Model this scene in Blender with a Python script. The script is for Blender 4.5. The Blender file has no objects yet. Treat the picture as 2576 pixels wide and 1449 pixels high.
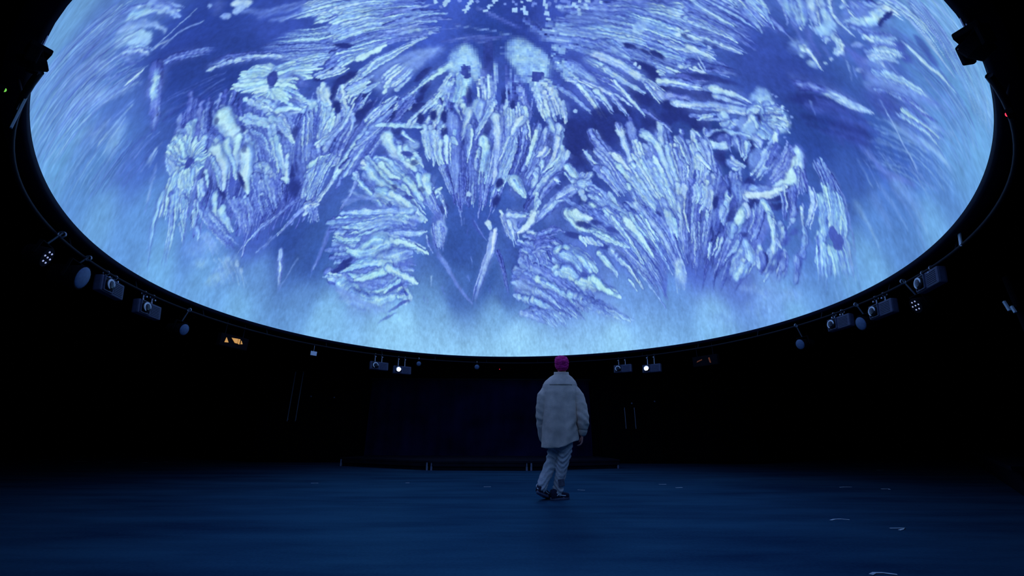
# A person under a large projection dome. Units are metres, the camera stands at the origin and looks along +Y.
import bpy, bmesh, math, random
import numpy as np
from mathutils import Vector, Matrix

for blk in (bpy.data.objects, bpy.data.meshes, bpy.data.materials, bpy.data.cameras, bpy.data.lights):
    for it in list(blk): blk.remove(it)
SC = bpy.context.scene
COL = SC.collection
R = math.radians
PI = math.pi

# ------------------------------------------------------------------ camera, world, exposure
EYE = 0.75
PITCH, ROLL = R(19.46), R(0.22)
cam_data = bpy.data.cameras.new('camera')
cam_data.sensor_width = 36.0
cam_data.lens = 36.0 * 1050.0 / 2576.0
cam_data.clip_start = 0.05
cam = bpy.data.objects.new('camera', cam_data)
COL.objects.link(cam)
cam.location = (0, 0, EYE)
cam.rotation_euler = (Matrix.Rotation(PITCH + PI / 2, 3, 'X') @ Matrix.Rotation(ROLL, 3, 'Z')).to_euler()
SC.camera = cam

world = bpy.data.worlds.new('world')
SC.world = world
world.use_nodes = True
world.node_tree.nodes['Background'].inputs[0].default_value = (0, 0, 0, 1)
world.node_tree.nodes['Background'].inputs[1].default_value = 0.0

SC.view_settings.view_transform = 'Standard'
SC.view_settings.look = 'None'
SC.view_settings.exposure = 0.0
SC.view_settings.gamma = 1.0
SC.view_settings.use_curve_mapping = False

# ------------------------------------------------------------------ helpers
def lin(c):
    c = np.asarray(c, float)
    return np.where(c <= 0.04045, c / 12.92, ((c + 0.055) / 1.055) ** 2.4)

def mat(name, col, rough=0.6, metal=0.0, emit=None, strength=0.0, noise=0.0, nscale=8.0, bump=0.0, bscale=60.0, spec=0.3, detail=4.0):
    m = bpy.data.materials.new(name); m.use_nodes = True
    nt = m.node_tree; b = nt.nodes['Principled BSDF']
    b.inputs['Base Color'].default_value = (*col, 1)
    b.inputs['Roughness'].default_value = rough
    b.inputs['Metallic'].default_value = metal
    b.inputs['Specular IOR Level'].default_value = spec
    if emit is not None:
        b.inputs['Emission Color'].default_value = (*emit, 1); b.inputs['Emission Strength'].default_value = strength
    tc = nt.nodes.new('ShaderNodeTexCoord')
    if noise > 0:
        n = nt.nodes.new('ShaderNodeTexNoise'); n.inputs['Scale'].default_value = nscale; n.inputs['Detail'].default_value = detail
        nt.links.new(tc.outputs['Object'], n.inputs['Vector'])
        r = nt.nodes.new('ShaderNodeValToRGB')
        r.color_ramp.elements[0].position = .3; r.color_ramp.elements[1].position = .7
        r.color_ramp.elements[0].color = (*[c * (1 - noise) for c in col], 1); r.color_ramp.elements[1].color = (*[min(1, c * (1 + noise)) for c in col], 1)
        nt.links.new(n.outputs['Fac'], r.inputs['Fac']); nt.links.new(r.outputs['Color'], b.inputs['Base Color'])
    if bump > 0:
        n2 = nt.nodes.new('ShaderNodeTexNoise'); n2.inputs['Scale'].default_value = bscale; n2.inputs['Detail'].default_value = 3
        nt.links.new(tc.outputs['Object'], n2.inputs['Vector'])
        bp = nt.nodes.new('ShaderNodeBump'); bp.inputs['Strength'].default_value = bump; bp.inputs['Distance'].default_value = .02
        nt.links.new(n2.outputs['Fac'], bp.inputs['Height']); nt.links.new(bp.outputs['Normal'], b.inputs['Normal'])
    return m

M = {}
M['wall'] = mat('black_wall_paint', (.0035, .0035, .0045), .95, noise=.3, nscale=2, spec=.0)
M['ceiling'] = mat('black_ceiling', (.003, .003, .004), .95, noise=.2, nscale=2, spec=.0)
M['backdrop'] = mat('dark_blue_cloth', (.016, .014, .060), .95, noise=.5, nscale=1.3, spec=.0)
M['door'] = mat('black_door', (.003, .003, .004), .8, noise=.2, spec=.02)
M['shell'] = mat('dome_shell', (.006, .006, .008), .9, noise=.2, spec=.0)
M['rimband'] = mat('dome_rim_paint', (.012, .012, .03), .7, noise=.2, spec=.1)
M['pipe'] = mat('dark_pipe', (.014, .014, .022), .6, noise=.2, spec=.12)
M['body'] = mat('projector_casing', (.07, .075, .13), .55, noise=.15, nscale=20, spec=.3)
M['bodydark'] = mat('projector_recess', (.006, .006, .01), .6, noise=.2)
M['lensring'] = mat('pale_lens_ring', (.95, .95, .95), .25, noise=.05, spec=.6)  # white stands in for the bright dome reflected in the lens ring
M['glass'] = mat('lens_glass', (.006, .007, .02), .12, spec=.25, noise=.1)
M['lit'] = mat('lit_lens', (.9, .9, 1), .2, emit=(.72, .74, 1.0), strength=22, noise=.02)
M['clamp'] = mat('clamp_steel', (.35, .36, .42), .3, metal=.8, noise=.1, nscale=30)
M['lampface'] = mat('lamp_front_glass', (.10, .16, .28), .5, noise=.15, nscale=25)
M['lampbody'] = mat('lamp_housing', (.006, .006, .009), .8, noise=.2, spec=.05)
M['led'] = mat('led_white', (.8, .85, 1), .3, emit=(.55, .62, 1), strength=.5, noise=.02)
M['white'] = mat('white_card', (.9, .92, .95), .6, noise=.04, nscale=30)
M['pale'] = mat('pale_plastic', (.75, .85, .9), .3, noise=.08, nscale=30)  # pale pieces; the left tube's reflected light is put into this colour
M['amber'] = mat('amber_glow', (.5, .3, .1), .5, emit=(.62, .30, .07), strength=.85, noise=.3, nscale=30)
M['amberdim'] = mat('dim_amber_glow', (.2, .08, .03), .5, emit=(.30, .07, .015), strength=.22, noise=.3, nscale=30)
M['red'] = mat('red_diode', (.6, .02, .04), .4, emit=(1, .03, .07), strength=1.6, noise=.05)
M['green'] = mat('green_diode', (.1, .5, .05), .4, emit=(.25, .9, .1), strength=.7, noise=.05)
M['tape'] = mat('pale_tape', (.62, .68, .72), .6, noise=.25, nscale=30)
M['deck'] = mat('black_stage_deck', (.010, .009, .016), .5, noise=.4, nscale=6, spec=.15)
M['steel'] = mat('steel_leg', (.28, .28, .36), .4, metal=.3, noise=.1, nscale=20)
M['knob'] = mat('door_knob', (.3, .32, .42), .35, metal=.4, noise=.1)
M['cream'] = mat('cream_wool', (.86, .67, .55), .95, noise=.16, nscale=9, bump=.35, bscale=160, spec=.05)
M['seam'] = mat('jacket_seam', (.22, .18, .15), .95, noise=.1, nscale=40, spec=.0)
M['jeans'] = mat('washed_denim', (.62, .58, .58), .9, noise=.25, nscale=11, bump=.4, bscale=70, spec=.05)
M['patch'] = mat('dark_patch', (.13, .13, .17), .9, noise=.3, nscale=40, spec=.05)
M['skin'] = mat('skin', (.72, .30, .24), .55, noise=.06, nscale=12)
M['hair'] = mat('pink_hair', (.97, .03, .26), .8, noise=.4, nscale=28, bump=.6, bscale=90, spec=.1)
M['shoe'] = mat('black_canvas', (.022, .024, .05), .8, noise=.3, nscale=40, spec=.1)
M['sole'] = mat('rubber_sole', (.15, .15, .22), .7, noise=.2, nscale=30)
M['stripe'] = mat('white_stripe', (.8, .8, .8), .6, noise=.05)
M['eye'] = mat('eye_white', (.8, .8, .8), .3, noise=.02)

def floor_material():
    m = bpy.data.materials.new('dark_blue_floor'); m.use_nodes = True
    nt = m.node_tree; b = nt.nodes['Principled BSDF']; L = nt.links.new
    tc = nt.nodes.new('ShaderNodeTexCoord')
    # worn, mottled vinyl: broad cloudy wear, wiped streaks and fine grain
    n1 = nt.nodes.new('ShaderNodeTexNoise'); n1.inputs['Scale'].default_value = .55; n1.inputs['Detail'].default_value = 5
    mp = nt.nodes.new('ShaderNodeMapping'); mp.inputs['Scale'].default_value = (.55, 2.6, 1); mp.inputs['Rotation'].default_value = (0, 0, R(-6))
    n2 = nt.nodes.new('ShaderNodeTexNoise'); n2.inputs['Scale'].default_value = .8; n2.inputs['Detail'].default_value = 6; n2.inputs['Roughness'].default_value = .6
    n3 = nt.nodes.new('ShaderNodeTexNoise'); n3.inputs['Scale'].default_value = 45; n3.inputs['Detail'].default_value = 4
    L(tc.outputs['Object'], n1.inputs['Vector']); L(tc.outputs['Object'], mp.inputs['Vector']); L(mp.outputs['Vector'], n2.inputs['Vector']); L(tc.outputs['Object'], n3.inputs['Vector'])
    a = nt.nodes.new('ShaderNodeMath'); a.operation = 'MULTIPLY_ADD'; a.inputs[1].default_value = .35; L(n1.outputs['Fac'], a.inputs[0])
    s = nt.nodes.new('ShaderNodeMath'); s.operation = 'MULTIPLY'; s.inputs[1].default_value = .85; L(n2.outputs['Fac'], s.inputs[0]); L(s.outputs[0], a.inputs[2])
    g = nt.nodes.new('ShaderNodeMath'); g.operation = 'MULTIPLY_ADD'; g.inputs[1].default_value = .25; L(n3.outputs['Fac'], g.inputs[0]); L(a.outputs[0], g.inputs[2])
    r = nt.nodes.new('ShaderNodeValToRGB'); L(g.outputs[0], r.inputs['Fac'])
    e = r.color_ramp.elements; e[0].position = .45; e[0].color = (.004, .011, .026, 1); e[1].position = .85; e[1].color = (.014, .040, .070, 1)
    bp = nt.nodes.new('ShaderNodeBump'); bp.inputs['Strength'].default_value = .12; bp.inputs['Distance'].default_value = .01
    L(n3.outputs['Fac'], bp.inputs['Height'])
    # blue vinyl under a thin blue-tinted lacquer
    nt.nodes.remove(b); df = nt.nodes.new('ShaderNodeBsdfDiffuse'); gl = nt.nodes.new('ShaderNodeBsdfGlossy'); ad = nt.nodes.new('ShaderNodeAddShader')
    L(r.outputs['Color'], df.inputs['Color']); gl.inputs['Roughness'].default_value = .42
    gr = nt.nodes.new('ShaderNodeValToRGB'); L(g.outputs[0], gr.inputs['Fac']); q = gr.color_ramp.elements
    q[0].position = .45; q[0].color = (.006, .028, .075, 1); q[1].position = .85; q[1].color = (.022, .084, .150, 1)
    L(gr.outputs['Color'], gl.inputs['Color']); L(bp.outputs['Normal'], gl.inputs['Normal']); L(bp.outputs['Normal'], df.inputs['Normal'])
    L(df.outputs[0], ad.inputs[0]); L(gl.outputs[0], ad.inputs[1]); L(ad.outputs[0], nt.nodes['Material Output'].inputs['Surface'])
    return m
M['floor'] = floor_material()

def tag(o, label=None, cat=None, group=None, kind=None):
    if label: o['label'] = label
    if cat: o['category'] = cat
    if group: o['group'] = group
    if kind: o['kind'] = kind
    return o

def obj(name, verts, faces, m, parent=None, smooth=False):
    me = bpy.data.meshes.new(name); me.from_pydata([tuple(v) for v in verts], [], faces); me.update()
    return mesh_obj(name, me, m, parent, smooth)

def mesh_obj(name, me, m, parent=None, smooth=False):
    if m is not None:
        me.materials.clear(); me.materials.append(m)
    if smooth: me.polygons.foreach_set('use_smooth', [True] * len(me.polygons))
    o = bpy.data.objects.new(name, me); COL.objects.link(o)
    if parent is not None: o.parent = parent
    return o

def bm_obj(name, bm, m, parent=None, smooth=False):
    me = bpy.data.meshes.new(name); bmesh.ops.recalc_face_normals(bm, faces=bm.faces); bm.to_mesh(me); bm.free()
    return mesh_obj(name, me, m, parent, smooth)

def empty(name, loc, rot=(0, 0, 0)):
    o = bpy.data.objects.new(name, None); COL.objects.link(o); o.location = loc; o.rotation_euler = rot; o.empty_display_size = .1
    return o

def add_box(bm, c, s, bevel=0.0, rot=None):
    v = bmesh.ops.create_cube(bm, size=1.0)['verts']
    for q in v:
        q.co = Vector((q.co.x * s[0], q.co.y * s[1], q.co.z * s[2]))
    if bevel > 0:
        ed = list({e for q in v for e in q.link_edges})
        v = [g for g in bmesh.ops.bevel(bm, geom=ed, offset=bevel, segments=2, affect='EDGES', profile=.6)['verts']]
        v = list({w for q in v for e in q.link_edges for w in e.verts} | set(v))
    for q in v:
        if rot is not None: q.co = rot @ q.co
        q.co += Vector(c)
    return v

def box(name, c, s, m, parent=None, bevel=0.0):
    bm = bmesh.new(); add_box(bm, c, s, bevel); return bm_obj(name, bm, m, parent)

def add_cyl(bm, p0, p1, r0, r1=None, n=16):
    p0, p1 = Vector(p0), Vector(p1); d = p1 - p0; r1 = r0 if r1 is None else r1
    mt = Matrix.Translation((p0 + p1) / 2) @ d.to_track_quat('Z', 'Y').to_matrix().to_4x4()
    bmesh.ops.create_cone(bm, cap_ends=True, segments=n, radius1=r0, radius2=r1, depth=d.length, matrix=mt)

def cyl(name, p0, p1, r0, m, parent=None, r1=None, n=16, smooth=False):
    bm = bmesh.new(); add_cyl(bm, p0, p1, r0, r1, n); return bm_obj(name, bm, m, parent, smooth)

def add_ring(bm, c, ax, r, t, n=28, k=8):
    """torus about axis ax"""
    q = Vector(ax).to_track_quat('Z', 'Y').to_matrix(); rows = []
    for i in range(n):
        a = 2 * PI * i / n
        rows.append([bm.verts.new(Vector(c) + q @ Vector(((r + t * math.cos(2 * PI * j / k)) * math.cos(a), (r + t * math.cos(2 * PI * j / k)) * math.sin(a), t * math.sin(2 * PI * j / k)))) for j in range(k)])
    for i in range(n):
        for j in range(k):
            bm.faces.new((rows[i][j], rows[(i + 1) % n][j], rows[(i + 1) % n][(j + 1) % k], rows[i][(j + 1) % k]))

def add_arc(bm, c, r, t, a0, a1, n=18, k=6):
    """part of a torus about the Y axis"""
    rows = []
    for i in range(n + 1):
        a = a0 + (a1 - a0) * i / n; tt = t * (.35 + .65 * math.sin(PI * i / n) ** .5)
        rows.append([bm.verts.new(Vector(c) + Vector(((r + tt * math.cos(2 * PI * j / k)) * math.cos(a), .7 * tt * math.sin(2 * PI * j / k), (r + tt * math.cos(2 * PI * j / k)) * math.sin(a)))) for j in range(k)])
    for i in range(n):
        for j in range(k): bm.faces.new((rows[i][j], rows[i + 1][j], rows[i + 1][(j + 1) % k], rows[i][(j + 1) % k]))
    bm.faces.new(rows[0]); bm.faces.new(rows[-1][::-1])

def loft_rings(bm, rings, close=True):
    rows = [[bm.verts.new(Vector(p)) for p in r] for r in rings]; n = len(rows[0])
    for a, b in zip(rows, rows[1:]):
        for j in range(n): bm.faces.new((a[j], a[(j + 1) % n], b[(j + 1) % n], b[j]))
    if close:
        bm.faces.new(rows[0][::-1]); bm.faces.new(rows[-1])

def add_loft(bm, secs, n=28):
    """secs: (cx, cy, cz, half width, half depth, exponent)"""
    rings = []
    for cx, cy, cz, a, b, e in secs:
        ring = []
        for j in range(n):
            t = 2 * PI * j / n; c, s = math.cos(t), math.sin(t)
            ring.append((cx + a * math.copysign(abs(c) ** e, c), cy + b * math.copysign(abs(s) ** e, s), cz))
        rings.append(ring)
    loft_rings(bm, rings)

def add_limb(bm, pts, n=16):
    """pts: (x, y, z, r): round tube with tapering radius and rounded ends"""
    P = [Vector(p[:3]) for p in pts]; rr = [p[3] for p in pts]
    rings = []
    ref = [Vector((1, 0, 0)) if abs((P[-1] - P[0]).normalized().x) < .8 else Vector((0, 0, 1))]
    dirs = []
    for i in range(len(P)):
        a = P[max(i - 1, 0)]; b = P[min(i + 1, len(P) - 1)]; dirs.append((b - a).normalized())
    def ring(c, d, r):
        u = (ref[0] - d * ref[0].dot(d)).normalized(); ref[0] = u; v = d.cross(u)          # carried along, so the tube never twists
        return [c + (u * math.cos(2 * PI * j / n) + v * math.sin(2 * PI * j / n)) * r for j in range(n)]
    q0 = dirs[0]
    for k in (1.0, .8, .5): rings.append(ring(P[0] - q0 * rr[0] * math.sin(k * PI / 2) * .98, q0, max(rr[0] * math.cos(k * PI / 2), rr[0] * .08)))
    for p, d, r in zip(P, dirs, rr): rings.append(ring(p, d, r))
    q1 = dirs[-1]
    for k in (.5, .8, 1.0): rings.append(ring(P[-1] + q1 * rr[-1] * math.sin(k * PI / 2) * .98, q1, max(rr[-1] * math.cos(k * PI / 2), rr[-1] * .08)))
    loft_rings(bm, rings)

def add_ball(bm, c, s, rot=None, u=18, v=12):
    vs = bmesh.ops.create_uvsphere(bm, u_segments=u, v_segments=v, radius=1.0)['verts']
    for q in vs:
        p = Vector((q.co.x * s[0], q.co.y * s[1], q.co.z * s[2]))
        if rot is not None: p = rot @ p
        q.co = p + Vector(c)

def fuse(name, bm, m, parent, voxel, smooth_it=4, shape=None):
    """overlapping pieces -> one continuous skin"""
    bmesh.ops.recalc_face_normals(bm, faces=bm.faces)
    me = bpy.data.meshes.new(name + '_raw'); bm.to_mesh(me); bm.free()
    t = bpy.data.objects.new(name + '_raw', me); COL.objects.link(t)
    rm = t.modifiers.new('r', 'REMESH'); rm.mode = 'VOXEL'; rm.voxel_size = voxel
    sm = t.modifiers.new('s', 'SMOOTH'); sm.iterations = smooth_it; sm.factor = .5
    dg = bpy.context.evaluated_depsgraph_get(); ev = t.evaluated_get(dg)
    out = bpy.data.meshes.new_from_object(ev); out.name = name
    bpy.data.objects.remove(t); bpy.data.meshes.remove(me)
    if shape is not None:
        n = len(out.vertices); co = np.empty(n * 3, np.float32); no = np.empty(n * 3, np.float32)
        out.vertices.foreach_get('co', co); out.vertices.foreach_get('normal', no)
        co = shape(co.reshape(-1, 3), no.reshape(-1, 3)); out.vertices.foreach_set('co', co.astype(np.float32).ravel()); out.update()
    return mesh_obj(name, out, m, parent, True)

# ------------------------------------------------------------------ the setting
CX, CY, RIM, R0 = 0.01, 6.57, EYE + 2.135, 5.43
RC = (5.4514, -.0356, .0253, -.0769, .0354, -.0124, -.0043, -.0042, -.0254, -.0182, -.0103)   # the rim is very slightly out of round
def rim_radius(phi):
    r = RC[0] + 0 * phi
    for k in range(1, 6): r = r + RC[k] * np.cos(k * phi) + RC[5 + k] * np.sin(k * phi)
    return r

def slab(name, pts, z0, z1, m, kind='structure', parent=None):
    """vertical prism over a plan polygon"""
    n = len(pts); v = [(x, y, z0) for x, y in pts] + [(x, y, z1) for x, y in pts]
    f = [tuple(range(n - 1, -1, -1)), tuple(range(n, 2 * n))] + [(i, (i + 1) % n, n + (i + 1) % n, n + i) for i in range(n)]
    o = obj(name, v, f, m, parent)
    if kind: o['kind'] = kind
    return o

HT = 9.6
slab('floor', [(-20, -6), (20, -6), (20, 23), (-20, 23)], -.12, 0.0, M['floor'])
slab('ceiling', [(-20, -6), (20, -6), (20, 23), (-20, 23)], HT, HT + .15, M['ceiling'])
def wall(name, a, b, t=.15):
    d = Vector((b[0] - a[0], b[1] - a[1], 0)).normalized(); n = Vector((-d.y, d.x, 0)) * t
    return slab(name, [a, b, (b[0] + n.x, b[1] + n.y), (a[0] + n.x, a[1] + n.y)], 0.0, HT, M['wall'])
wall('wall_back', (7.2, 13.05), (-7.6, 13.05), -.15)
wall('wall_back_left', (-7.6, 13.05), (-19.8, 21.5), -.15)
wall('wall_back_right', (7.2, 13.05), (19.8, 21.5), .15)
wall('wall_left', (-19.8, 21.5), (-19.8, -5.8), -.15)
wall('wall_right', (19.8, -5.8), (19.8, 21.5), -.15)
wall('wall_front', (-19.8, -5.8), (19.8, -5.8), -.15)

# ------------------------------------------------------------------ the dome and its projected picture
# The picture is painted stroke by stroke in the plane of the dome (equal-area disc, zenith in the middle, rim at the edge).
N=1536
def make_noise(seed,n=512):
    """tileable multi-octave noise, values 0..1"""
    rng=np.random.default_rng(seed); out=np.zeros((n,n),np.float32); amp=1.
    for o in (16,32,64,128,256):
        g=rng.random((o,o)).astype(np.float32); g=np.pad(g,((0,1),(0,1)),'wrap')
        x=np.linspace(0,o,n,endpoint=False); i=x.astype(int); f=(x-i).astype(np.float32); f=f*f*(3-2*f)
        r=g[i]*(1-f[:,None])+g[i+1]*f[:,None]
        r=r[:,i]*(1-f)+r[:,i+1]*f
        out+=amp*r; amp*=.62
    out-=out.min(); return out/out.max()
NZ=make_noise(3)
def nz(a,b):
    return NZ[(np.asarray(a)*16).astype(np.int64)&511,(np.asarray(b)*16).astype(np.int64)&511]
RAMP=np.array([(0.0,34,46,120),(.14,44,62,146),(.3,66,89,185),(.45,91,121,214),(.6,117,153,233),(.75,146,188,245),(.88,170,212,249),(1.0,192,229,250)],np.float32)
def ramp(v,tint):
    v=np.clip(v,0,1); c=np.stack([np.interp(v,RAMP[:,0],RAMP[:,k]) for k in (1,2,3)],-1)/255
    t=(tint-.5)*2*np.clip(v*1.2,0,1)
    c=c+t[...,None]*np.array([-.03,.022,-.005])
    return c
def spline(p,step=9.):
    p=np.asarray(p,float)
    if len(p)==2: q=p
    else:
        e=np.vstack([2*p[0]-p[1],p,2*p[-1]-p[-2]]); q=[]
        for i in range(1,len(e)-2):
            t=np.linspace(0,1,6,endpoint=False)[:,None]
            a,b,c,d=e[i-1],e[i],e[i+1],e[i+2]
            q.append(.5*((2*b)+(-a+c)*t+(2*a-5*b+4*c-d)*t**2+(-a+3*b-3*c+d)*t**3))
        q=np.vstack(q+[p[-1:]])
    L=np.r_[0,np.cumsum(np.hypot(*np.diff(q,axis=0).T))]
    n=int(np.clip(L[-1]/step,2,14)); s=np.linspace(0,L[-1],n+1)
    return np.stack([np.interp(s,L,q[:,0]),np.interp(s,L,q[:,1])],1),s
def sstep(a,b,x):
    t=np.clip((x-a)/(b-a),0,1); return t*t*(3-2*t)
def dist_field(IMG,p,pad):
    x0=int(max(0,p[:,0].min()-pad)); x1=int(min(N-1,p[:,0].max()+pad))+1
    y0=int(max(0,p[:,1].min()-pad)); y1=int(min(N-1,p[:,1].max()+pad))+1
    if x1-x0<2 or y1-y0<2: return None
    yy,xx=np.mgrid[y0:y1,x0:x1].astype(np.float32)
    best=np.full(xx.shape,1e9,np.float32); S=np.zeros_like(best); D=np.zeros_like(best); acc=0.
    for i in range(len(p)-1):
        ax,ay=float(p[i,0]),float(p[i,1]); ex,ey=float(p[i+1,0])-ax,float(p[i+1,1])-ay; L=(ex*ex+ey*ey)**.5+1e-6; ex/=L; ey/=L
        rx=xx-ax; ry=yy-ay
        tc=np.clip(rx*ex+ry*ey,0,L)
        dx=rx-ex*tc; dy=ry-ey*tc; r=dx*dx+dy*dy
        m=r<best
        np.copyto(best,r,where=m); np.copyto(S,acc+tc,where=m); np.copyto(D,np.sign(ex*ry-ey*rx),where=m)
        acc+=L
    return (slice(y0,y1),slice(x0,x1)),np.sqrt(best),S,D,acc
def stroke(IMG,pts,w0,w1,b,o,rng):
    """o: dict a=opacity, rt=root fade, tp=tip fade, sd=lit side, sh=shadow, tx=texture, t=tint, k='b'|'s'"""
    p,_=spline(pts); k=o.get('k','b')
    wm=max(w0,w1); r=dist_field(IMG,p,wm*(1.5 if k=='b' else 2)+3)
    if r is None: return
    sl,d,S,sg,L=r; near=d<wm*(1.7 if k=='b' else 2.0)+1; sub_=IMG[sl]; sub=sub_[near]; d,S,sg=d[near],S[near],sg[near]; f=S/L
    if len(d)==0: return
    a=o.get('a',1.); tint=o.get('t',.5); se=rng.random()*31
    w=np.where(f<.5,w0+(wm-w0)*f*2,wm+(w1-wm)*(f*2-1)) if o.get('bulge') else w0+(w1-w0)*f
    w=np.maximum(w,.8)
    fade=np.ones_like(f)
    if o.get('rt'): fade=fade*sstep(0,o['rt'],f)
    if o.get('tp'): fade=fade*sstep(1.0,1-o['tp'],f)
    if k=='s':
        n=nz(S/wm*.35+se,sg*d/wm*1.0+7)
        al=np.exp(-(d/w)**2*1.3)*fade*a*(.55+.9*(n-.25))
        al=np.clip(al,0,1)
        col=ramp(np.full_like(f,b)+(n-.5)*.25,np.full_like(f,tint))
        sub_[near]=sub*(1-al[...,None])+col*al[...,None]; return
    sd=sg*d
    n1=nz(S/wm*.5+se,sg*3.+se)                       # outline wobble, each side
    nf=nz(S*.28+se,sd*.28+3)                         # fine grain
    fb=nz(S*.035+se*3,sd*.42+se)                     # fibres running along the stroke
    nl=nz(S/L*1.1+se,se+sd/wm*.25)                   # slow change of tone
    we=w*(.62+.7*n1)*np.clip(1.15-.5*f**5,0,1.2); u=d/we
    tx=o.get('tx',1.); bead=np.sin(S/np.maximum(wm,2.)*1.9+se+2*nl)
    u=u*(1-.13*bead*tx)
    ur=u+((nf-.5)*.6+(fb-.5)*.7)*tx
    sh=o.get('sh',.45)
    if sh>0:
        sa=np.exp(-np.maximum(u-.7,0)**2*5)*fade*sh*a*np.where(sg>0,.5+.7*nl,.9*nl)
        dk=np.array([.17,.24,.6]); sa=np.clip(sa,0,1)[...,None]; sub[:]=sub*(1-sa)+np.minimum(sub,dk)*sa
    al=sstep(1.15,.4,ur)*fade*a
    prof=np.sqrt(np.maximum(1-np.minimum(u,1)**2,0))
    v=b*(.58+.42*prof)-.10*sg*np.minimum(u,1)+tx*(.62*(fb-.5)+.24*(nf-.5)+.42*(nl-.5)+.05*bead)
    v=v-(1-fade)*.25
    col=ramp(v,np.full_like(f,tint)+(nl-.5)*.8)
    sub_[near]=sub*(1-al[...,None])+col*al[...,None]
def blob(IMG,x,y,rx,ry,ang,v,a,soft,t,tx,rng):
    if v<.16 and soft>.06 and max(rx,ry)<16: a*=.6
    m=max(rx,ry)*1.7
    x0=int(max(0,x-m));x1=int(min(N,x+m));y0=int(max(0,y-m));y1=int(min(N,y+m))
    if x1-x0<2 or y1-y0<2: return
    yy,xx=np.mgrid[y0:y1,x0:x1].astype(np.float32); c,s=np.cos(ang),np.sin(ang)
    X=(xx-x)*c+(yy-y)*s; Y=-(xx-x)*s+(yy-y)*c; se=rng.random()*31
    sq=soft<=.06
    r=np.maximum(np.abs(X/rx),np.abs(Y/ry)) if sq else np.hypot(X/rx,Y/ry)
    if v<.16 and not sq: soft=max(soft,.45)
    n=nz(xx*.05+se,yy*.05+se); n2=nz(X/rx*.6+se,Y/ry*.6)
    if not sq: r=r+((n-.5)*.5+(n2-.5)*.9)*(1-soft*.4)
    al=sstep(1.0+soft*.35,1.0-max(soft,.08),r)*a
    g=nz(xx*.16+se,yy*.16)
    col=ramp(v+tx*(g-.5)*.8,np.full_like(r,t)); sub=IMG[y0:y1,x0:x1]
    sub[:]=sub*(1-al[...,None])+col*al[...,None]
def background(pts,cols,sig):
    """smooth interpolation of scattered picture colours, on a coarse grid, then enlarged"""
    M=128; g=(np.arange(M)+.5)*N/M; yy,xx=np.meshgrid(g,g,indexing='ij')
    w=np.zeros((M,M)); c=np.zeros((M,M,3))
    for (x,y),k in zip(pts,cols):
        q=1/(((xx-x)**2+(yy-y)**2)/sig**2+.15)**1.9; w+=q; c+=q[...,None]*k
    c/=w[...,None]; g=c.mean(-1,keepdims=True); c=c*.94+g*.06
    x=(np.arange(N)+.5)*M/N-.5; x=np.clip(x,0,M-1.001); i=x.astype(int); f=(x-i)[:,None]
    c=c[i]*(1-f[...,None])+c[i+1]*f[...,None]; c=c.transpose(1,0,2); c=c[i]*(1-f[...,None])+c[i+1]*f[...,None]
    return c.transpose(1,0,2).astype(np.float32)
def grow(guides,n,rng,jit):
    """n strokes spread between neighbouring guide lines"""
    m=max(len(g) for g in guides); G=[]
    for g in guides:
        q,s=spline(g); t=np.linspace(0,s[-1],m if m>2 else 3); G.append(np.stack([np.interp(t,s,q[:,0]),np.interp(t,s,q[:,1])],1))
    G=np.array(G); out=[]
    for i in range(n):
        x=(i+.5)/n*(len(G)-1)+rng.normal()*.25*(len(G)-1)/n; x=np.clip(x,0,len(G)-1.001) if len(G)>1 else 0
        k=int(x); q=G[k]*(1-(x-k))+G[min(k+1,len(G)-1)]*(x-k)
        q=q.copy(); d=q[-1]-q[0]; q[1:]+=rng.normal(size=(len(q)-1,2))*jit; q+=rng.normal(size=2)*jit*.5
        e=1+rng.normal()*.2-.06*(n>1); q[-1]=q[-2]+(q[-1]-q[-2])*e
        s0=rng.normal()*.2+.08*(n>1); q[0]+= (q[1]-q[0])*s0
        out.append(q)
    return out
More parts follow.
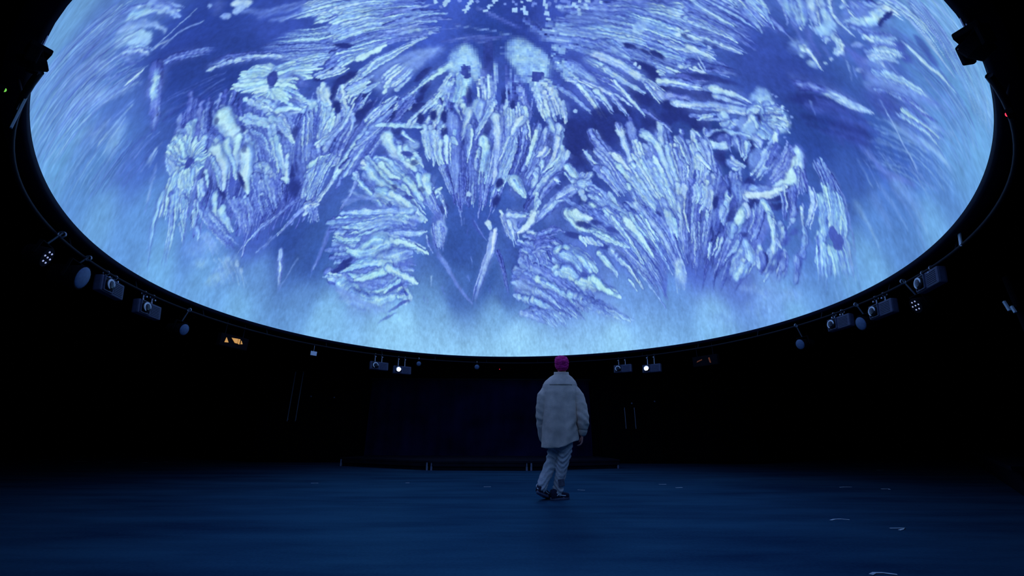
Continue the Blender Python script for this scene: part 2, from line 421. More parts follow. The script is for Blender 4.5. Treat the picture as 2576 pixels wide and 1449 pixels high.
def paint(ITEMS,BG,seed=5):
    rng=np.random.default_rng(seed)
    IMG=background(BG[0],BG[1],60.)
    yy,xx=np.mgrid[0:N,0:N].astype(np.float32); sc=2048/N; X,Y=xx,yy; xx,yy=xx*sc,yy*sc
    IMG*=(1+.10*(nz(xx*.02,yy*.02)-.5))[...,None]
    for it in ITEMS:
        k=it[0]
        if k=='F':
            _,gs,n,w0,w1,b,o=it
            if o.get('k')!='s':
                # mid-tone fibres under every bundle, then the bundle itself in many thin strokes
                un=dict(k='s',a=.5*min(1,b+.2),t=.35,tp=o.get('tp',.25),rt=o.get('rt',.2))
                for q in grow(gs,max(1,n//2),rng,o.get('j',3.)): stroke(IMG,q,w0*2.0,w1*2.0,.43+.12*b,un,rng)
                if n>1: n,w0,w1=int(n*1.9)+1,w0*.66,w1*.66
                else:
                    o2=dict(o); o2['sh']=.35
                    for _ in range(3): 
                        q=np.asarray(gs[0],float)+rng.normal(size=2)*w0*.55; stroke(IMG,q,w0*.45,w1*.35,b-.12+rng.normal()*.06,o2,rng)
                    w0,w1=w0*.82,w1*.82
            L=grow(gs,n,rng,o.get('j',3.)*1.15)
            if o.get('mix'): L=[L[i] for i in rng.permutation(len(L))]
            for q in L:
                s=1+rng.normal()*.22
                stroke(IMG,q,w0*s,w1*s,b+rng.normal()*o.get('bv',.09),o,rng)
        elif k=='B':
            _,x,y,rx,ry,ang,v,a,soft,t,tx=it; blob(IMG,x,y,rx,ry,ang,v,a,soft,t,tx,rng)
    # ragged edges: shift every sample a little along two noise fields
    dx=(nz(xx*.06,yy*.06)-.5)*7+(nz(xx*.17+9,yy*.17)-.5)*5; dy=(nz(xx*.06+3,yy*.06+11)-.5)*7+(nz(xx*.17,yy*.17+4)-.5)*5
    r=np.hypot(X-N/2,Y-N/2)/(N/2); k=np.clip((r-.1)/.15,0,1); dx*=k; dy*=k
    ix=np.clip(X+dx/sc,0,N-1).astype(int); iy=np.clip(Y+dy/sc,0,N-1).astype(int)
    m=r<.17+.10*(nz(X*.1,Y*.1)-.5); c=5                 # coarse square picture cells round the zenith
    ix=np.where(m,ix//c*c+c//2,ix); iy=np.where(m,iy//c*c+c//2,iy); IMG=IMG[iy,ix]
    # pale mist gathers towards the rim
    U=(X-N/2)/(N/2); V=-(Y-N/2)/(N/2); rho=np.hypot(U,V); c=V/np.maximum(rho,1e-3)
    far=sstep(.2,1.,c); rim=np.array([.415,.65,.885])*(1-far[...,None])+np.array([.575,.81,.975])*far[...,None]
    r0=.90-.06*far; al=sstep(0,1,np.clip((rho-r0)/(1.0-r0),0,1))*(.35+.55*far)*(1-.25*(nz(xx*.013,yy*.013)-.3))
    al=np.clip(al,0,1)[...,None]; IMG=IMG*(1-al)+rim*al
    g=nz(xx*.31,yy*.31); h=nz(xx*.12+5,yy*.12); k=nz(xx*.03+5,yy*.03)
    IMG*=(1+.15*(g-.5)+.15*(h-.5)+.10*(k-.5))[...,None]
    p=np.pad(IMG,((1,1),(1,1),(0,0)),'edge'); IMG=.5*IMG+.125*(p[:-2,1:-1]+p[2:,1:-1]+p[1:-1,:-2]+p[1:-1,2:])
    return np.clip(IMG,0,1)

PICTURE_BASE = "261,1336,100,155,215;173,1239,98,160,222;347,1362,102,156,213;78,1062,105,165,228;13,851,110,175,235;25,595,120,185,240;135,350,130,195,245;341,140,140,205,248;771,10,148,208,250;1164,123,145,205,250;1414,377,130,190,245;1511,620,120,182,240;1518,879,112,175,235;1459,1083,110,172,232;1332,1280,105,168,228;1211,1400,105,165,225;1169,1401,105,165,225;1140,1398,105,160,220;260,1264,85,130,205;149,1114,85,140,215;71,956,92,148,224;193,1124,75,115,205;61,797,86,135,218;311,1323,88,135,208;321,1291,82,122,202;280,1100,42,66,160;316,1001,40,66,155;382,996,52,78,178;245,1072,38,64,152;235,988,42,70,165;162,998,58,92,183;135,1037,70,110,200;325,1098,40,66,160;278,985,38,64,155;329,888,60,90,190;201,812,58,78,188;206,664,55,75,180;174,578,46,78,165;191,482,52,88,172;84,593,95,148,220;134,436,88,138,210;21,734,105,165,230;134,641,62,92,190;624,870,60,90,200;736,824,40,68,160;774,839,42,64,158;852,840,56,82,188;732,700,56,84,185;947,726,60,85,190;918,583,40,60,150;1052,663,42,62,152;922,487,42,64,156;432,742,46,72,168;506,618,48,74,168;661,373,56,90,188;601,279,50,84,170;672,185,54,92,176;572,165,66,106,186;741,140,68,108,192;710,95,105,160,220;493,132,105,160,220;809,239,54,84,172;412,349,70,110,200;991,210,80,112,212;1078,145,112,162,234;1199,228,102,152,228;1305,311,96,146,222;1142,382,68,98,204;1299,448,72,102,204;1394,503,84,118,210;1363,639,58,92,188;1439,696,72,116,202;1475,655,95,145,225;1480,573,115,165,240;1100,904,65,100,200;1194,941,52,78,175;1253,967,46,70,163;1321,959,38,68,156;1348,998,42,70,162;1339,896,42,72,162;1387,1004,48,80,170;1404,931,56,92,184;1417,857,54,90,182;1388,1060,56,94,186;1412,1027,66,112,200;1456,932,84,136,216;1439,1000,78,128,212;1361,1123,72,116,204;1292,1156,60,92,188;1304,1218,85,138,214;1495,837,105,165,230;1346,1201,100,160,225;1236,719,38,64,148;1354,735,48,78,172"
PICTURE = """
F 3 9.6 5.2 .8 t=.6 sh=.5 j=.87:853,996 865,1047 876,1099 886,1151|866,1036 875,1088 890,1146
F 6 8.8 5.3 .72 t=.6 sh=.4 j=.88:774,998 790,1044 813,1096 831,1143|745,982 761,1034 779,1077 795,1108
F 6 4.8 3.1 .46 t=.3 sh=.3 j=.88:920,1069 923,1111 926,1153|892,1053 896,1095 906,1147|846,1082 848,1114 853,1156
F 5 5.7 3.5 .84 sh=.4 j=.88:982,1096 972,1120 969,1142|968,1149 968,1164 970,1174
F 10 4.8 3.1 .55 t=.4 sh=.3 j=.87:1020,1115 1009,1141 995,1167|995,1102 989,1132 981,1171
F 6 4.5 2.7 .7 t=.4 sh=.3 j=.9:1015,1181 1016,1213 1014,1239|981,1197 983,1223 992,1246
F 2 4 2.7 .6 j=.89:1038,1198 1034,1223 1027,1251|1035,1206 1033,1232 1029,1248
F 1 13.5 5.6 .82 t=.4 sh=.2 tp=.4 tx=.7 j=0:826,1243 843,1287 868,1335 894,1378 911,1430
F 1 7.9 5.6 .97 t=.3 sh=0 tp=.5 tx=.6 j=0:827,1243 838,1282 853,1313
F 1 8 2.4 .58 t=.4 sh=.1 tp=.4 j=0:820,1289 805,1327 791,1373 780,1416
F 1 13.9 4.6 .95 t=.5 sh=.3 j=0:774,1206 767,1236 759,1267
F 6 9.2 5.1 .7 t=.4 sh=.3 j=.92:804,1199 795,1220 785,1252|784,1204 769,1232 759,1261
F 1 9.8 7.3 .92 j=0:679,1010 686,1024 699,1034
F 1 13.8 9.5 .88 t=.6 sh=.5 j=0:626,1013 627,1035 646,1062 677,1093
F 1 8.5 5.5 .96 j=0:621,1012 623,1030
F 3 10.1 6.6 .84 t=.6 sh=.5 j=.88:681,1036 690,1067 710,1103|711,1082 699,1096 714,1125
F 4 17.9 11.2 .9 t=.8 sh=.3 tx=1.2 j=.89:761,1098 745,1119 732,1140|766,1109 751,1130 732,1147
F 1 8.9 5.3 .85 j=0:672,1088 691,1114 708,1139
F 2 13.4 8.9 .72 t=.4 sh=.5 j=.89:642,1092 663,1119 688,1154|651,1091 676,1129 693,1159
F 1 8.8 6.6 .9 j=0:647,1089 637,1095
F 1 18.1 15.8 .78 t=.5 sh=.6 tx=1.2 j=0:584,1098 619,1132 653,1167 685,1200
F 1 9.7 8.8 .9 t=.5 sh=0 j=0:585,1096 611,1118 637,1140
F 1 10.8 12.9 .92 t=.7 j=0:616,1054 600,1067 579,1088
F 2 8.6 7.3 .9 j=.86:580,1057 586,1074 586,1085|550,1052 556,1069 570,1089
F 2 6.5 5.2 .88 j=.86:610,1081 598,1086|573,1073 563,1080
F 1 15 12.9 .86 j=0:582,1086 562,1082 544,1070
F 4 9.1 5.5 .85 t=.6 sh=.4 j=.91:699,1138 700,1162 705,1202|690,1165 701,1187 708,1202
F 2 15.4 11 .92 t=.9 j=.88:539,1131 518,1139 483,1146|573,1153 550,1159 524,1158
F 40 11.6 7 .6 t=.5 sh=.35 j=3.26 mix=1 bv=.1:690,1243 595,1268 480,1303|714,1286 616,1314 498,1349|739,1338 638,1367 517,1394|752,1387 663,1409 540,1429
F 2 15.7 8.9 .95 t=.8 sh=.5 j=.89:598,1179 575,1200 541,1207|578,1163 549,1163 526,1159
F 3 13.1 8.8 .93 t=.9 sh=.5 j=.88:530,1186 495,1186 457,1188 413,1187|517,1199 467,1199 418,1194
F 5 13.7 9.1 .9 t=.9 sh=.45 j=.91:616,1277 567,1280 548,1295|611,1270 558,1254 518,1256|551,1281 513,1279 472,1291
F 3 17.3 12.8 .93 t=.9 sh=.4 j=.91:596,1266 554,1263 516,1267|541,1276 499,1282 469,1292|604,1281 565,1289 549,1303
F 3 16.2 11.6 .93 t=.9 sh=.5 j=.93:632,1321 593,1323 547,1316|625,1334 581,1332 534,1338|589,1316 561,1315 542,1325
F 2 14.6 8.9 .88 t=.7 sh=.45 j=.89:488,1240 459,1250 424,1267|482,1242 444,1256 420,1265
F 3 9 6.7 .85 t=.6 sh=.4 j=.9:550,1227 544,1233 535,1239|529,1216 512,1224 498,1227|496,1214 488,1217 482,1219
F 3 15.3 9.3 .88 t=.8 sh=.45 j=.93:699,1351 644,1364 580,1375 533,1388|662,1361 609,1370 555,1380
F 3 13.1 8 .86 t=.7 sh=.45 j=.94:688,1387 650,1389 617,1402|665,1387 635,1394 592,1410
F 5 13.1 7.9 .76 t=.7 sh=.3 j=.93:746,1404 692,1416 632,1423 588,1431|678,1409 633,1418 590,1424
F 6 11.6 7 .66 t=.6 sh=.2 j=.93:631,1432 585,1432 555,1446|736,1441 690,1447 643,1458
F 5 8.3 5.5 .5 t=.3 sh=.2 j=.92:641,1215 615,1219 596,1225|690,1243 652,1228 628,1215|700,1299 679,1289 646,1297
F 3 7 4.2 .6 j=.93:729,1309 720,1325 714,1337|642,1280 633,1291 629,1302
F 1 11.6 5.5 .92 t=.5 sh=.3 j=0:780,1210 770,1236 762,1267
F 1 10.6 6.9 .92 j=0:701,1187 717,1220 752,1242
F 1 11.4 9.2 .8 j=0:785,1193 750,1198 720,1197
F 16 2.7 1.9 .66 k=s a=.4 j=1.17 t=.6:325,1402 319,1354 328,1319 343,1282|265,1337 275,1302 294,1261 313,1238|230,1297 248,1270 254,1222 261,1188
F 12 1.9 1.6 .3 k=s a=.3 j=1.55:326,1402 319,1350 329,1317 345,1281|253,1323 277,1295 298,1261 314,1235|252,1300 264,1276 265,1224 267,1187
F 5 3.1 2 .3 k=s a=.55 j=1.57:244,1271 249,1244 243,1196 243,1151|258,1239 278,1232 290,1213 306,1221|288,1281 306,1273 326,1264 334,1252
F 4 3.9 2 .62 k=s a=.7 j=.99 t=.7:276,1315 282,1292 275,1256 262,1220|261,1281 265,1263 262,1234 257,1208|239,1266 241,1236 239,1197 234,1159
F 3 2.7 1.5 .72 k=s a=.7 j=.76 t=.7:313,1295 327,1291 332,1288|320,1265 330,1256 336,1254|293,1273 309,1277 315,1274
F 1 6.6 4.3 .86 sh=.2 tx=.7 t=.8 rt=.4 j=0:321,1273 325,1252 330,1225 333,1193
F 1 8.3 5.1 .84 sh=.2 tx=.7 t=.8 j=0:319,1235 326,1202 327,1165
F 1 6.4 4 .82 sh=.2 t=.7 j=0:333,1217 329,1186 322,1157
F 4 2.8 1.8 .66 k=s a=.8 j=1.2:309,1246 311,1226 310,1190 301,1164|300,1237 305,1208 304,1171 298,1147
B 291 1203 33.9 11.5 1.52 .84 .95 .35 .75 .35
B 286 1221 14.6 6.3 1.29 .8 .9 .4 .7 .3
B 287 1178 13.8 7.1 1.36 .8 .9 .4 .7 .3
F 1 4.9 3.2 .8 sh=.3 t=.6 j=0:275,1199 276,1178 272,1151
F 3 3.2 2 .62 k=s a=.8 j=.81:271,1187 272,1163 274,1148|269,1221 268,1203 258,1167
F 5 4.3 2.4 .64 k=s a=.55 j=1.97 t=.7:260,1276 265,1263 262,1234 254,1208|261,1273 270,1255 264,1222 257,1208
F 6 5.3 2.8 .62 k=s a=.45 j=2.44 t=.7:237,1265 239,1235 232,1190 226,1153|210,1241 219,1216 219,1176 220,1146
B 226 1222 40.9 17.5 1.4 .66 .4 .9 .7 .6
B 183 1168 41.9 18.2 1.49 .66 .4 .9 .7 .6
B 179 1110 22.1 14.8 -2.03 .72 .5 .8 .8 .5
B 160 1107 22.3 14.7 -1.94 .72 .5 .8 .8 .5
F 6 2 1.4 .6 k=s a=.5 j=1.6:234,1317 235,1281 240,1254|205,1286 210,1241 218,1200|175,1233 188,1192 201,1169
F 3 3 1.9 .7 k=s a=.7 t=.7 j=.85:186,1171 192,1150 203,1129 217,1116|154,1116 172,1114 196,1110
F 1 4.6 2.9 .86 sh=.2 j=0:248,1141 240,1147 233,1154
F 2 1.9 1.2 .62 k=s a=.8 j=.83:269,1152 300,1140 336,1137|271,1155 302,1144 332,1138
F 2 2.5 1.7 .58 k=s a=.9 j=.84:273,1138 304,1130 325,1107|277,1137 296,1134 321,1110
F 1 1.9 1.5 .85 k=s a=.9 j=0:281,1148 289,1139
F 1 5.7 4 .56 tx=1.4 sh=.2 tp=.3 j=0:257,1116 269,1103 280,1077 298,1037
F 1 6.3 3.9 .55 tx=1.3 sh=.2 rt=.3 j=0:274,1029 296,1005 316,979 351,931
F 8 2.3 1.6 .36 k=s a=.6 j=1.86:223,1055 251,1027 279,997|198,1034 229,997 276,972|182,1005 230,980 265,947
F 5 2 1.6 .5 k=s a=.6 j=1.13:122,1017 145,1011 164,1003|158,1070 177,1054 190,1038|124,1002 146,999 164,993
F 1 3.9 2.9 .56 sh=.2 j=0:204,959 229,956 249,949 267,942
F 40 1.8 1.2 .7 k=s a=.55 j=1.58 t=.7:317,1402 310,1346 324,1316 345,1279|256,1336 272,1306 284,1260 309,1224|213,1284 233,1248 252,1210 269,1178|175,1233 196,1195 217,1162 231,1127
F 34 1.6 1.2 .28 k=s a=.5 j=1.58:321,1402 313,1353 325,1320 343,1282|248,1328 269,1301 286,1258 312,1223|206,1274 235,1244 258,1211 267,1168|177,1227 199,1193 221,1158 233,1124
F 30 1.7 1.2 .66 k=s a=.45 j=2.08 t=.8:202,1283 214,1264 220,1236|154,1222 168,1190 190,1169|126,1157 152,1133 177,1112|109,1072 129,1059 151,1051
F 16 1.8 1.1 .34 k=s a=.4 j=2.19:119,1128 148,1107 175,1088|106,1037 136,1018 162,1005
F 40 1.5 1 .68 k=s a=.55 j=1.31 t=.7:1185,1284 1217,1298 1257,1302 1292,1298|1178,1312 1200,1335 1230,1347 1277,1326|1162,1354 1164,1397 1198,1400 1264,1349
F 30 1.6 1.2 .3 k=s a=.45 j=1.61:1243,1186 1267,1219 1291,1242 1316,1254|1225,1230 1247,1262 1271,1283 1295,1291|1308,1096 1331,1140 1349,1188 1371,1199
F 30 1.9 1.3 .64 k=s a=.45 j=2.12 t=.8:1286,1136 1303,1170 1321,1214 1341,1233|1340,1058 1358,1112 1370,1157 1387,1183|1393,979 1407,1032 1419,1083
F 20 2 1.3 .56 k=s a=.4 j=2.24:1374,967 1400,964 1426,962|1380,1028 1404,1035 1426,1046|1393,1092 1406,1110 1412,1134
F 40 5.6 4.3 .42 t=.35 sh=.4 j=2.29 mix=1 bv=.1:212,1000 173,965 134,928 97,893|250,965 202,906 153,857 90,817|269,894 218,839 179,794 104,737|316,829 260,773 202,724 119,669|362,783 300,726 261,670 180,622|401,752 346,683 308,622 233,578
F 26 4.2 2.9 .55 t=.5 sh=.4 j=2.59 mix=1 bv=.1:214,911 191,865 167,819|261,852 236,780 207,716|312,786 294,732 255,677
F 1 8.5 6.6 .5 sh=.15 tx=1 tp=.35 j=0:255,1119 231,1092 212,1068 188,1041 174,1026
F 1 7.8 6.3 .92 sh=0 tx=1.3 t=.8 tp=.4 rt=.25 j=0:255,1115 241,1103 226,1087 209,1064
B 366 1087 11.1 8.3 1.62 .8 .95 .4 .4 .8
B 372 1075 11.1 8.5 1.65 .8 .95 .4 .4 .8
B 357 1074 8.1 5.8 1.38 .72 .9 .4 .4 .8
B 344 1081 8.2 5.7 1.39 .72 .9 .4 .4 .8
B 363 1072 8.1 5.9 1.38 .72 .9 .4 .4 .8
B 346 1122 9.4 4.1 1.06 .72 .9 .4 .5 .5
B 350 1108 21.5 11 1.31 .45 .6 .9 .4 .3
F 6 4.2 3.1 .55 k=s a=.8 j=1.98:375,997 407,991 446,986|368,1061 388,1033 420,1018
F 7 3.8 5.5 .9 t=.75 sd=.3 rt=.25 j=1.17:427,1007 456,994 493,979|409,1001 445,984 489,970|393,989 432,970 483,952
F 5 3.3 6 .92 t=.75 rt=.2 j=1.21:434,968 462,960 490,953|411,949 445,940 482,928
F 14 2.8 4 .78 t=.8 rt=.3 j=1.53:383,971 424,935 479,921|367,968 408,929 471,896|346,973 397,920 465,879
F 10 2.5 4 .66 t=.6 rt=.3 j=1.54:343,974 391,923 435,887|343,956 386,912 452,866
F 5 4.1 4.7 .7 rt=.3 j=1.26:313,980 351,933 406,889 458,854|339,936 379,897 455,848
F 4 4.4 5.4 .9 t=.7 rt=.1 j=1.27:363,911 406,889 437,858|337,888 381,866 453,839
F 5 5.2 4 .78 tx=1.4 j=.87:274,1019 295,1000 312,982|314,984 333,954 357,926
B 406 836 24.1 7.6 2.89 .05 1 .25 .5 0
B 419 834 19.6 9.7 3.12 .05 1 .3 .5 0
B 394 832 19.4 9.7 3.05 .05 1 .3 .5 0
F 2 4.9 6.3 .88 t=.6 j=.66:387,827 413,817 444,815|378,846 403,842 425,843
B 423 801 17.8 9.6 2.91 .05 1 .3 .5 0
F 9 8.7 6.6 .96 t=.9 sh=.35 tx=.8 j=.91:338,906 330,930 311,953|325,903 312,929 298,952|317,894 301,916 286,941|313,881 293,908 267,940
F 6 8.1 6.3 .94 t=.9 sh=.3 tx=.8 j=.94:335,911 348,907 362,899|335,899 358,884 395,860|329,888 350,866 365,842
F 5 7.3 6.3 .94 t=.9 sh=.4 tx=.9 j=1.27:315,878 317,845 329,786|323,875 338,841 351,803|306,885 295,882 284,892
F 3 9.5 7.3 .96 t=.9 sh=.3 j=.63:307,875 313,840 323,792|286,895 300,877 309,848
B 354 855 27.7 8.3 1.88 .3 .8 .5 .4 .5
B 329 846 28.2 8.2 1.85 .3 .8 .5 .4 .5
B 325 821 28.5 8.3 1.87 .3 .8 .5 .4 .5
B 322 896 16.6 10.3 1.2 .22 1 .15 .35 .2
B 334 907 8.4 4.4 .73 .2 1 .2 .35 .2
B 312 877 8.3 4.5 .69 .2 1 .2 .35 .2
F 9 5.4 4.1 .86 t=.7 tx=1.4 j=1.58:269,897 280,855 288,827|291,875 303,837 311,801
B 273 889 7.3 4.3 1.69 .8 .9 .4 .5 .4
B 278 867 7.4 4.5 1.72 .8 .9 .4 .5 .4
B 281 849 7.4 4.6 1.75 .8 .9 .4 .5 .4
B 295 835 7.4 4.7 1.78 .8 .9 .4 .5 .4
B 242 928 7.4 4 1.61 .8 .9 .4 .5 .4
B 241 911 7.5 4.1 1.64 .8 .9 .4 .5 .4
B 397 779 27.5 9.5 1.23 .05 1 .25 .5 0
F 1 5.9 6.9 .88 j=0:438,796 416,787 401,751 397,722
F 2 8.1 6.8 .86 j=.68:379,822 368,789 358,753|388,801 381,776 379,760
B 328 802 16.9 13.5 2.74 .8 .9 .4 .8 1
B 345 791 17.2 13.6 2.83 .8 .9 .4 .8 1
B 364 768 17.7 13.7 2.93 .8 .9 .4 .8 1
F 1 7 7.8 .82 j=0:401,752 401,730 392,714
B 389 747 20.5 11.3 1.31 .06 1 .3 .5 0
F 7 8.5 6.5 .85 t=.75 j=1.64:312,834 322,808 343,797|299,828 318,813 331,790
F 12 5.2 3.5 .52 t=.4 sh=.6 j=1.74:254,653 286,717 323,774|281,649 302,700 339,770
F 8 5.9 3.8 .62 t=.5 sh=.5 j=1.39:284,694 301,725 329,779|329,692 345,729 370,776
F 3 7.7 7 .88 t=.7 j=1.4:329,709 345,729 367,774|337,690 352,710 380,746
F 4 6.4 4.6 .85 j=1.07:334,679 370,701 395,717 403,737|324,678 359,699 375,727
B 297 758 19.5 10.5 .97 .06 1 .4 .5 0
B 277 781 19.1 10.3 .97 .06 1 .4 .5 0
B 257 688 19.3 11.4 .94 .06 1 .4 .5 0
B 240 650 25.6 15.6 1.33 .12 1 .5 .5 0
B 358 663 26.7 15.8 1.34 .12 1 .5 .5 0
F 6 4.6 3.5 .42 k=s a=.8 j=.7:251,670 269,711 292,747|266,640 283,670 307,703
F 10 8 4.7 .92 t=.8 j=1.45 mix=1:288,671 311,671 332,661|275,655 305,658 341,640|266,640 312,630 340,628
F 8 5.1 3.3 .74 t=.6 j=1.46:250,621 283,646 310,668|275,595 317,626 347,645
F 3 7.5 4.9 .93 t=.6 j=.94:225,588 282,588 317,603 347,635|244,578 299,588 331,618
F 3 5.4 4 .72 j=.72:247,624 265,642 275,655|245,624 256,638 274,660
F 7 4.7 3.2 .8 t=.7 j=.95:246,856 264,828 274,798|255,884 265,845 287,807
B 242 911 8.7 4.7 1.62 .85 .95 .4 .8 .5
B 242 894 8.7 4.8 1.64 .85 .95 .4 .8 .5
B 246 877 8.7 5 1.67 .85 .95 .4 .8 .5
B 250 859 8.7 5.1 1.7 .85 .95 .4 .8 .5
B 262 856 8.6 5.2 1.71 .85 .95 .4 .8 .5
B 261 835 8.7 5.3 1.73 .85 .95 .4 .8 .5
B 268 819 8.7 5.4 1.76 .85 .95 .4 .8 .5
F 1 9.7 7.4 .95 t=.7 j=0:281,827 286,804 288,764 288,743
F 2 6.6 5.3 .85 t=.6 j=.66:301,813 296,791 292,771|285,809 286,784 286,753
F 1 10.3 8.6 .95 t=.8 j=0:276,806 267,785 258,760 239,739
F 3 7.4 5 .9 t=.8 j=.67:261,790 249,757 236,722|268,755 255,728 243,692
F 1 7.5 5.8 .86 t=.7 j=0:272,742 259,718 236,680
B 235 686 12.6 6.3 1.89 .95 .9 .4 .8 .5
B 220 715 12.5 6 1.84 .95 .9 .4 .8 .5
F 8 3.9 2.7 .5 sh=.5 j=1.21:199,923 195,883 185,844|209,904 205,859 188,821
F 2 6 4.5 .5 j=.6:201,917 210,905 221,893|202,906 204,884 197,850
F 1 12.4 9.3 .97 t=.8 sh=.7 tx=.7 j=0:233,912 227,884 223,851 218,839
F 1 10.4 7.9 .98 t=.8 sh=.7 tx=.7 j=0:219,843 203,825 188,805 176,787
F 6 4.2 2.9 .62 t=.6 j=.97:242,837 240,802 239,766|250,827 252,794 242,761
F 2 9.5 5.7 .8 t=.6 sh=.7 j=.63:234,839 226,831 217,800|233,835 226,808 219,785
F 1 12.9 8.1 .9 t=.75 sh=.7 tx=.7 bulge=1 j=0:216,810 198,780 184,765 173,739
F 1 11 8.4 .97 t=.8 sh=.6 j=0:214,762 228,754 214,731 201,703 192,679
F 3 6.7 5 .8 t=.7 j=.67:218,765 213,748 205,719|196,719 187,692 179,676
F 1 10.2 6.8 .95 j=0:218,718 204,698 193,671
F 8 5.8 4.1 .6 t=.5 sh=.5 j=1.36:196,761 183,727 168,695|216,702 208,674 197,650
F 6 4.6 3.5 .42 t=.3 sh=.3 j=1.4:223,692 212,668 200,637|232,673 222,655 211,630
B 149 846 28.5 6 1.29 .06 1 .35 .5 0
B 178 770 29.1 6.7 1.36 .06 1 .35 .5 0
B 147 797 28.7 6.4 1.32 .06 1 .35 .5 0
B 236 856 10.6 5.5 1.26 .08 1 .3 .5 0
B 217 817 10.5 5.7 1.27 .08 1 .3 .5 0
B 221 916 10.4 5 1.23 .08 1 .3 .5 0
F 5 8.8 6.3 .93 t=.9 sh=.5 j=1.14:206,960 195,950 186,943|185,968 175,946 169,930|175,977 166,962 160,949
F 8 5.7 4.2 .92 t=.9 sh=.5 j=1.13:158,972 143,957 133,935|172,978 152,953 134,931|185,963 169,948 155,937
F 8 7 5 .93 t=.9 sh=.4 j=1.17:143,944 131,915 119,882|155,941 138,900 123,873|149,890 134,877 119,864
F 1 10.3 8.8 .97 t=.8 j=0:190,911 182,904 174,904
F 4 8.3 7.4 .95 t=.9 j=1.19:172,901 166,888 160,875|152,889 146,878 138,881|163,874 155,879 145,881
B 156 909 11.2 10.4 -3.11 .26 1 .2 .35 .2
B 147 911 9.3 7.4 -2.83 .2 1 .2 .35 .2
B 164 910 9.6 7.2 -2.76 .2 1 .2 .35 .2
F 1 4.4 2.9 .96 t=.6 j=0:139,901 144,900
F 1 11.2 6.7 .9 t=.7 sh=.5 j=0:183,884 177,858 168,825
F 1 15.6 9.3 .96 t=.8 sh=.6 tx=.7 j=0:189,875 177,843 169,816 157,802
F 5 5.2 3.7 .86 t=.8 sh=.6 j=.77:178,880 168,851 152,809|173,853 164,827 151,803
F 1 9.4 9.1 .9 t=.7 sh=.7 j=0:144,860 134,843 126,830
F 6 6.4 4.9 .84 t=.9 sh=.5 j=1.16:128,932 108,921 79,913|131,915 111,906 82,889|123,873 109,861 91,837
F 5 5 3.6 .8 t=.8 sh=.5 j=.59:134,877 120,861 107,848|115,883 103,862 88,851
F 5 3 1.9 .62 k=s a=.6 j=.55:145,1013 159,1011 168,1009|118,970 128,972 138,979|76,945 95,954 109,956
F 1 7.3 1.1 .86 t=.95 sh=.3 tp=.5 j=0:107,926 83,919 64,912 41,901 10,887
F 3 6.4 1.2 .84 t=.9 sh=.3 tp=.5 j=1.16:111,909 87,887 59,869 35,860 6,844|115,892 85,865 59,851 37,840 19,835
F 4 4.4 1.5 .82 t=.9 sh=.3 tp=.3 j=1.19:111,878 89,849 55,813|114,863 95,846 75,835|77,854 65,832 53,814
F 4 5.2 2.1 .74 t=.7 sh=.4 j=1.21:118,828 102,819 86,812|111,845 97,829 79,815|84,797 80,785 78,778
F 1 7.6 2.1 .9 t=.9 j=0:83,799 80,790 75,788
F 1 9.4 3.8 .96 t=.9 sh=.6 tx=.8 j=0:138,809 119,784 110,764 100,739
F 1 9 3.5 .92 t=.8 sh=.6 j=0:128,772 121,752 117,728 113,714
F 12 5.6 2.6 .62 t=.5 sh=.4 tp=.3 j=1.66:142,763 132,721 113,682|153,744 142,699 122,663|165,730 154,691 143,675
F 10 4.4 1.6 .6 t=.6 sh=.3 tp=.4 j=1.9:103,806 95,754 86,682|114,798 104,737 100,675
F 6 3.1 1.2 .7 k=s a=.7 t=.8 j=.62:79,780 76,760 64,728|89,780 85,754 79,720
F 2 7.5 4.4 .8 j=.68:188,706 183,685 180,670|182,700 180,687 177,680
F 6 3.4 2 .55 sh=.4 j=.68:192,683 186,666 183,644|174,719 167,703 162,683
F 1 5.2 3.1 .62 sh=.3 tp=.3 j=0:236,624 207,631 170,642 144,658
F 2 4.1 2.4 .66 sh=.3 j=.68:150,653 125,658 103,667 87,669|188,636 162,644 139,650
F 1 6.4 2.1 .84 t=.5 sh=.3 j=0:230,594 202,596 179,599 164,601
F 2 3.1 1.4 .5 k=s a=.9 j=.7:165,599 143,603 130,606|151,615 127,621 111,630
F 1 7.2 1.8 .8 t=.4 sh=.1 tp=.4 j=0:149,568 133,547 120,530 100,511
F 1 5 3.6 .88 t=.4 sh=0 tp=.4 rt=.3 j=0:142,558 129,541 114,523
F 1 3.7 1.8 .6 k=s a=.7 j=0:165,515 138,514 118,513
F 7 3.9 2.3 .48 k=s a=.7 j=.78:266,508 215,478 179,461|289,511 236,480 200,460
F 2 8.2 5.6 .9 j=.74:238,608 253,595 261,577|239,585 254,575 269,574
F 5 3.8 2.3 .68 j=2.25:240,591 240,571 224,557|263,571 252,558 250,536
B 51 690 32.7 11.3 1.98 .76 .5 .8 .8 .9
B 46 756 31.7 10.7 1.9 .76 .5 .8 .8 .9
B 37 693 33.2 10.9 1.95 .76 .5 .8 .8 .9
B 77 677 31.9 12 2.04 .76 .5 .8 .8 .9
B 79 656 8.1 5.1 1.37 .86 .8 .5 .5 .4
B 76 637 8.1 5.2 1.4 .86 .8 .5 .5 .4
B 60 783 43.2 14 1.74 .66 .35 .9 .7 .7
B 76 760 42.8 14.7 1.79 .66 .35 .9 .7 .7
F 8 1.6 1 .72 k=s a=.5 j=.66:63,730 55,695 45,673|80,639 74,614 68,597
F 26 6.4 5.4 .5 t=.5 sh=.4 j=2.23 mix=1:470,967 515,954 593,931|455,927 517,914 612,888|442,890 521,876 614,853|425,843 512,840 603,829
F 22 4.7 2.5 .82 t=.75 sh=.35 rt=0 tp=.35 j=1.41 mix=1:470,967 515,952 566,937|460,939 508,932 573,910|454,922 501,910 575,886|448,905 495,890 565,873|442,890 486,883 549,869
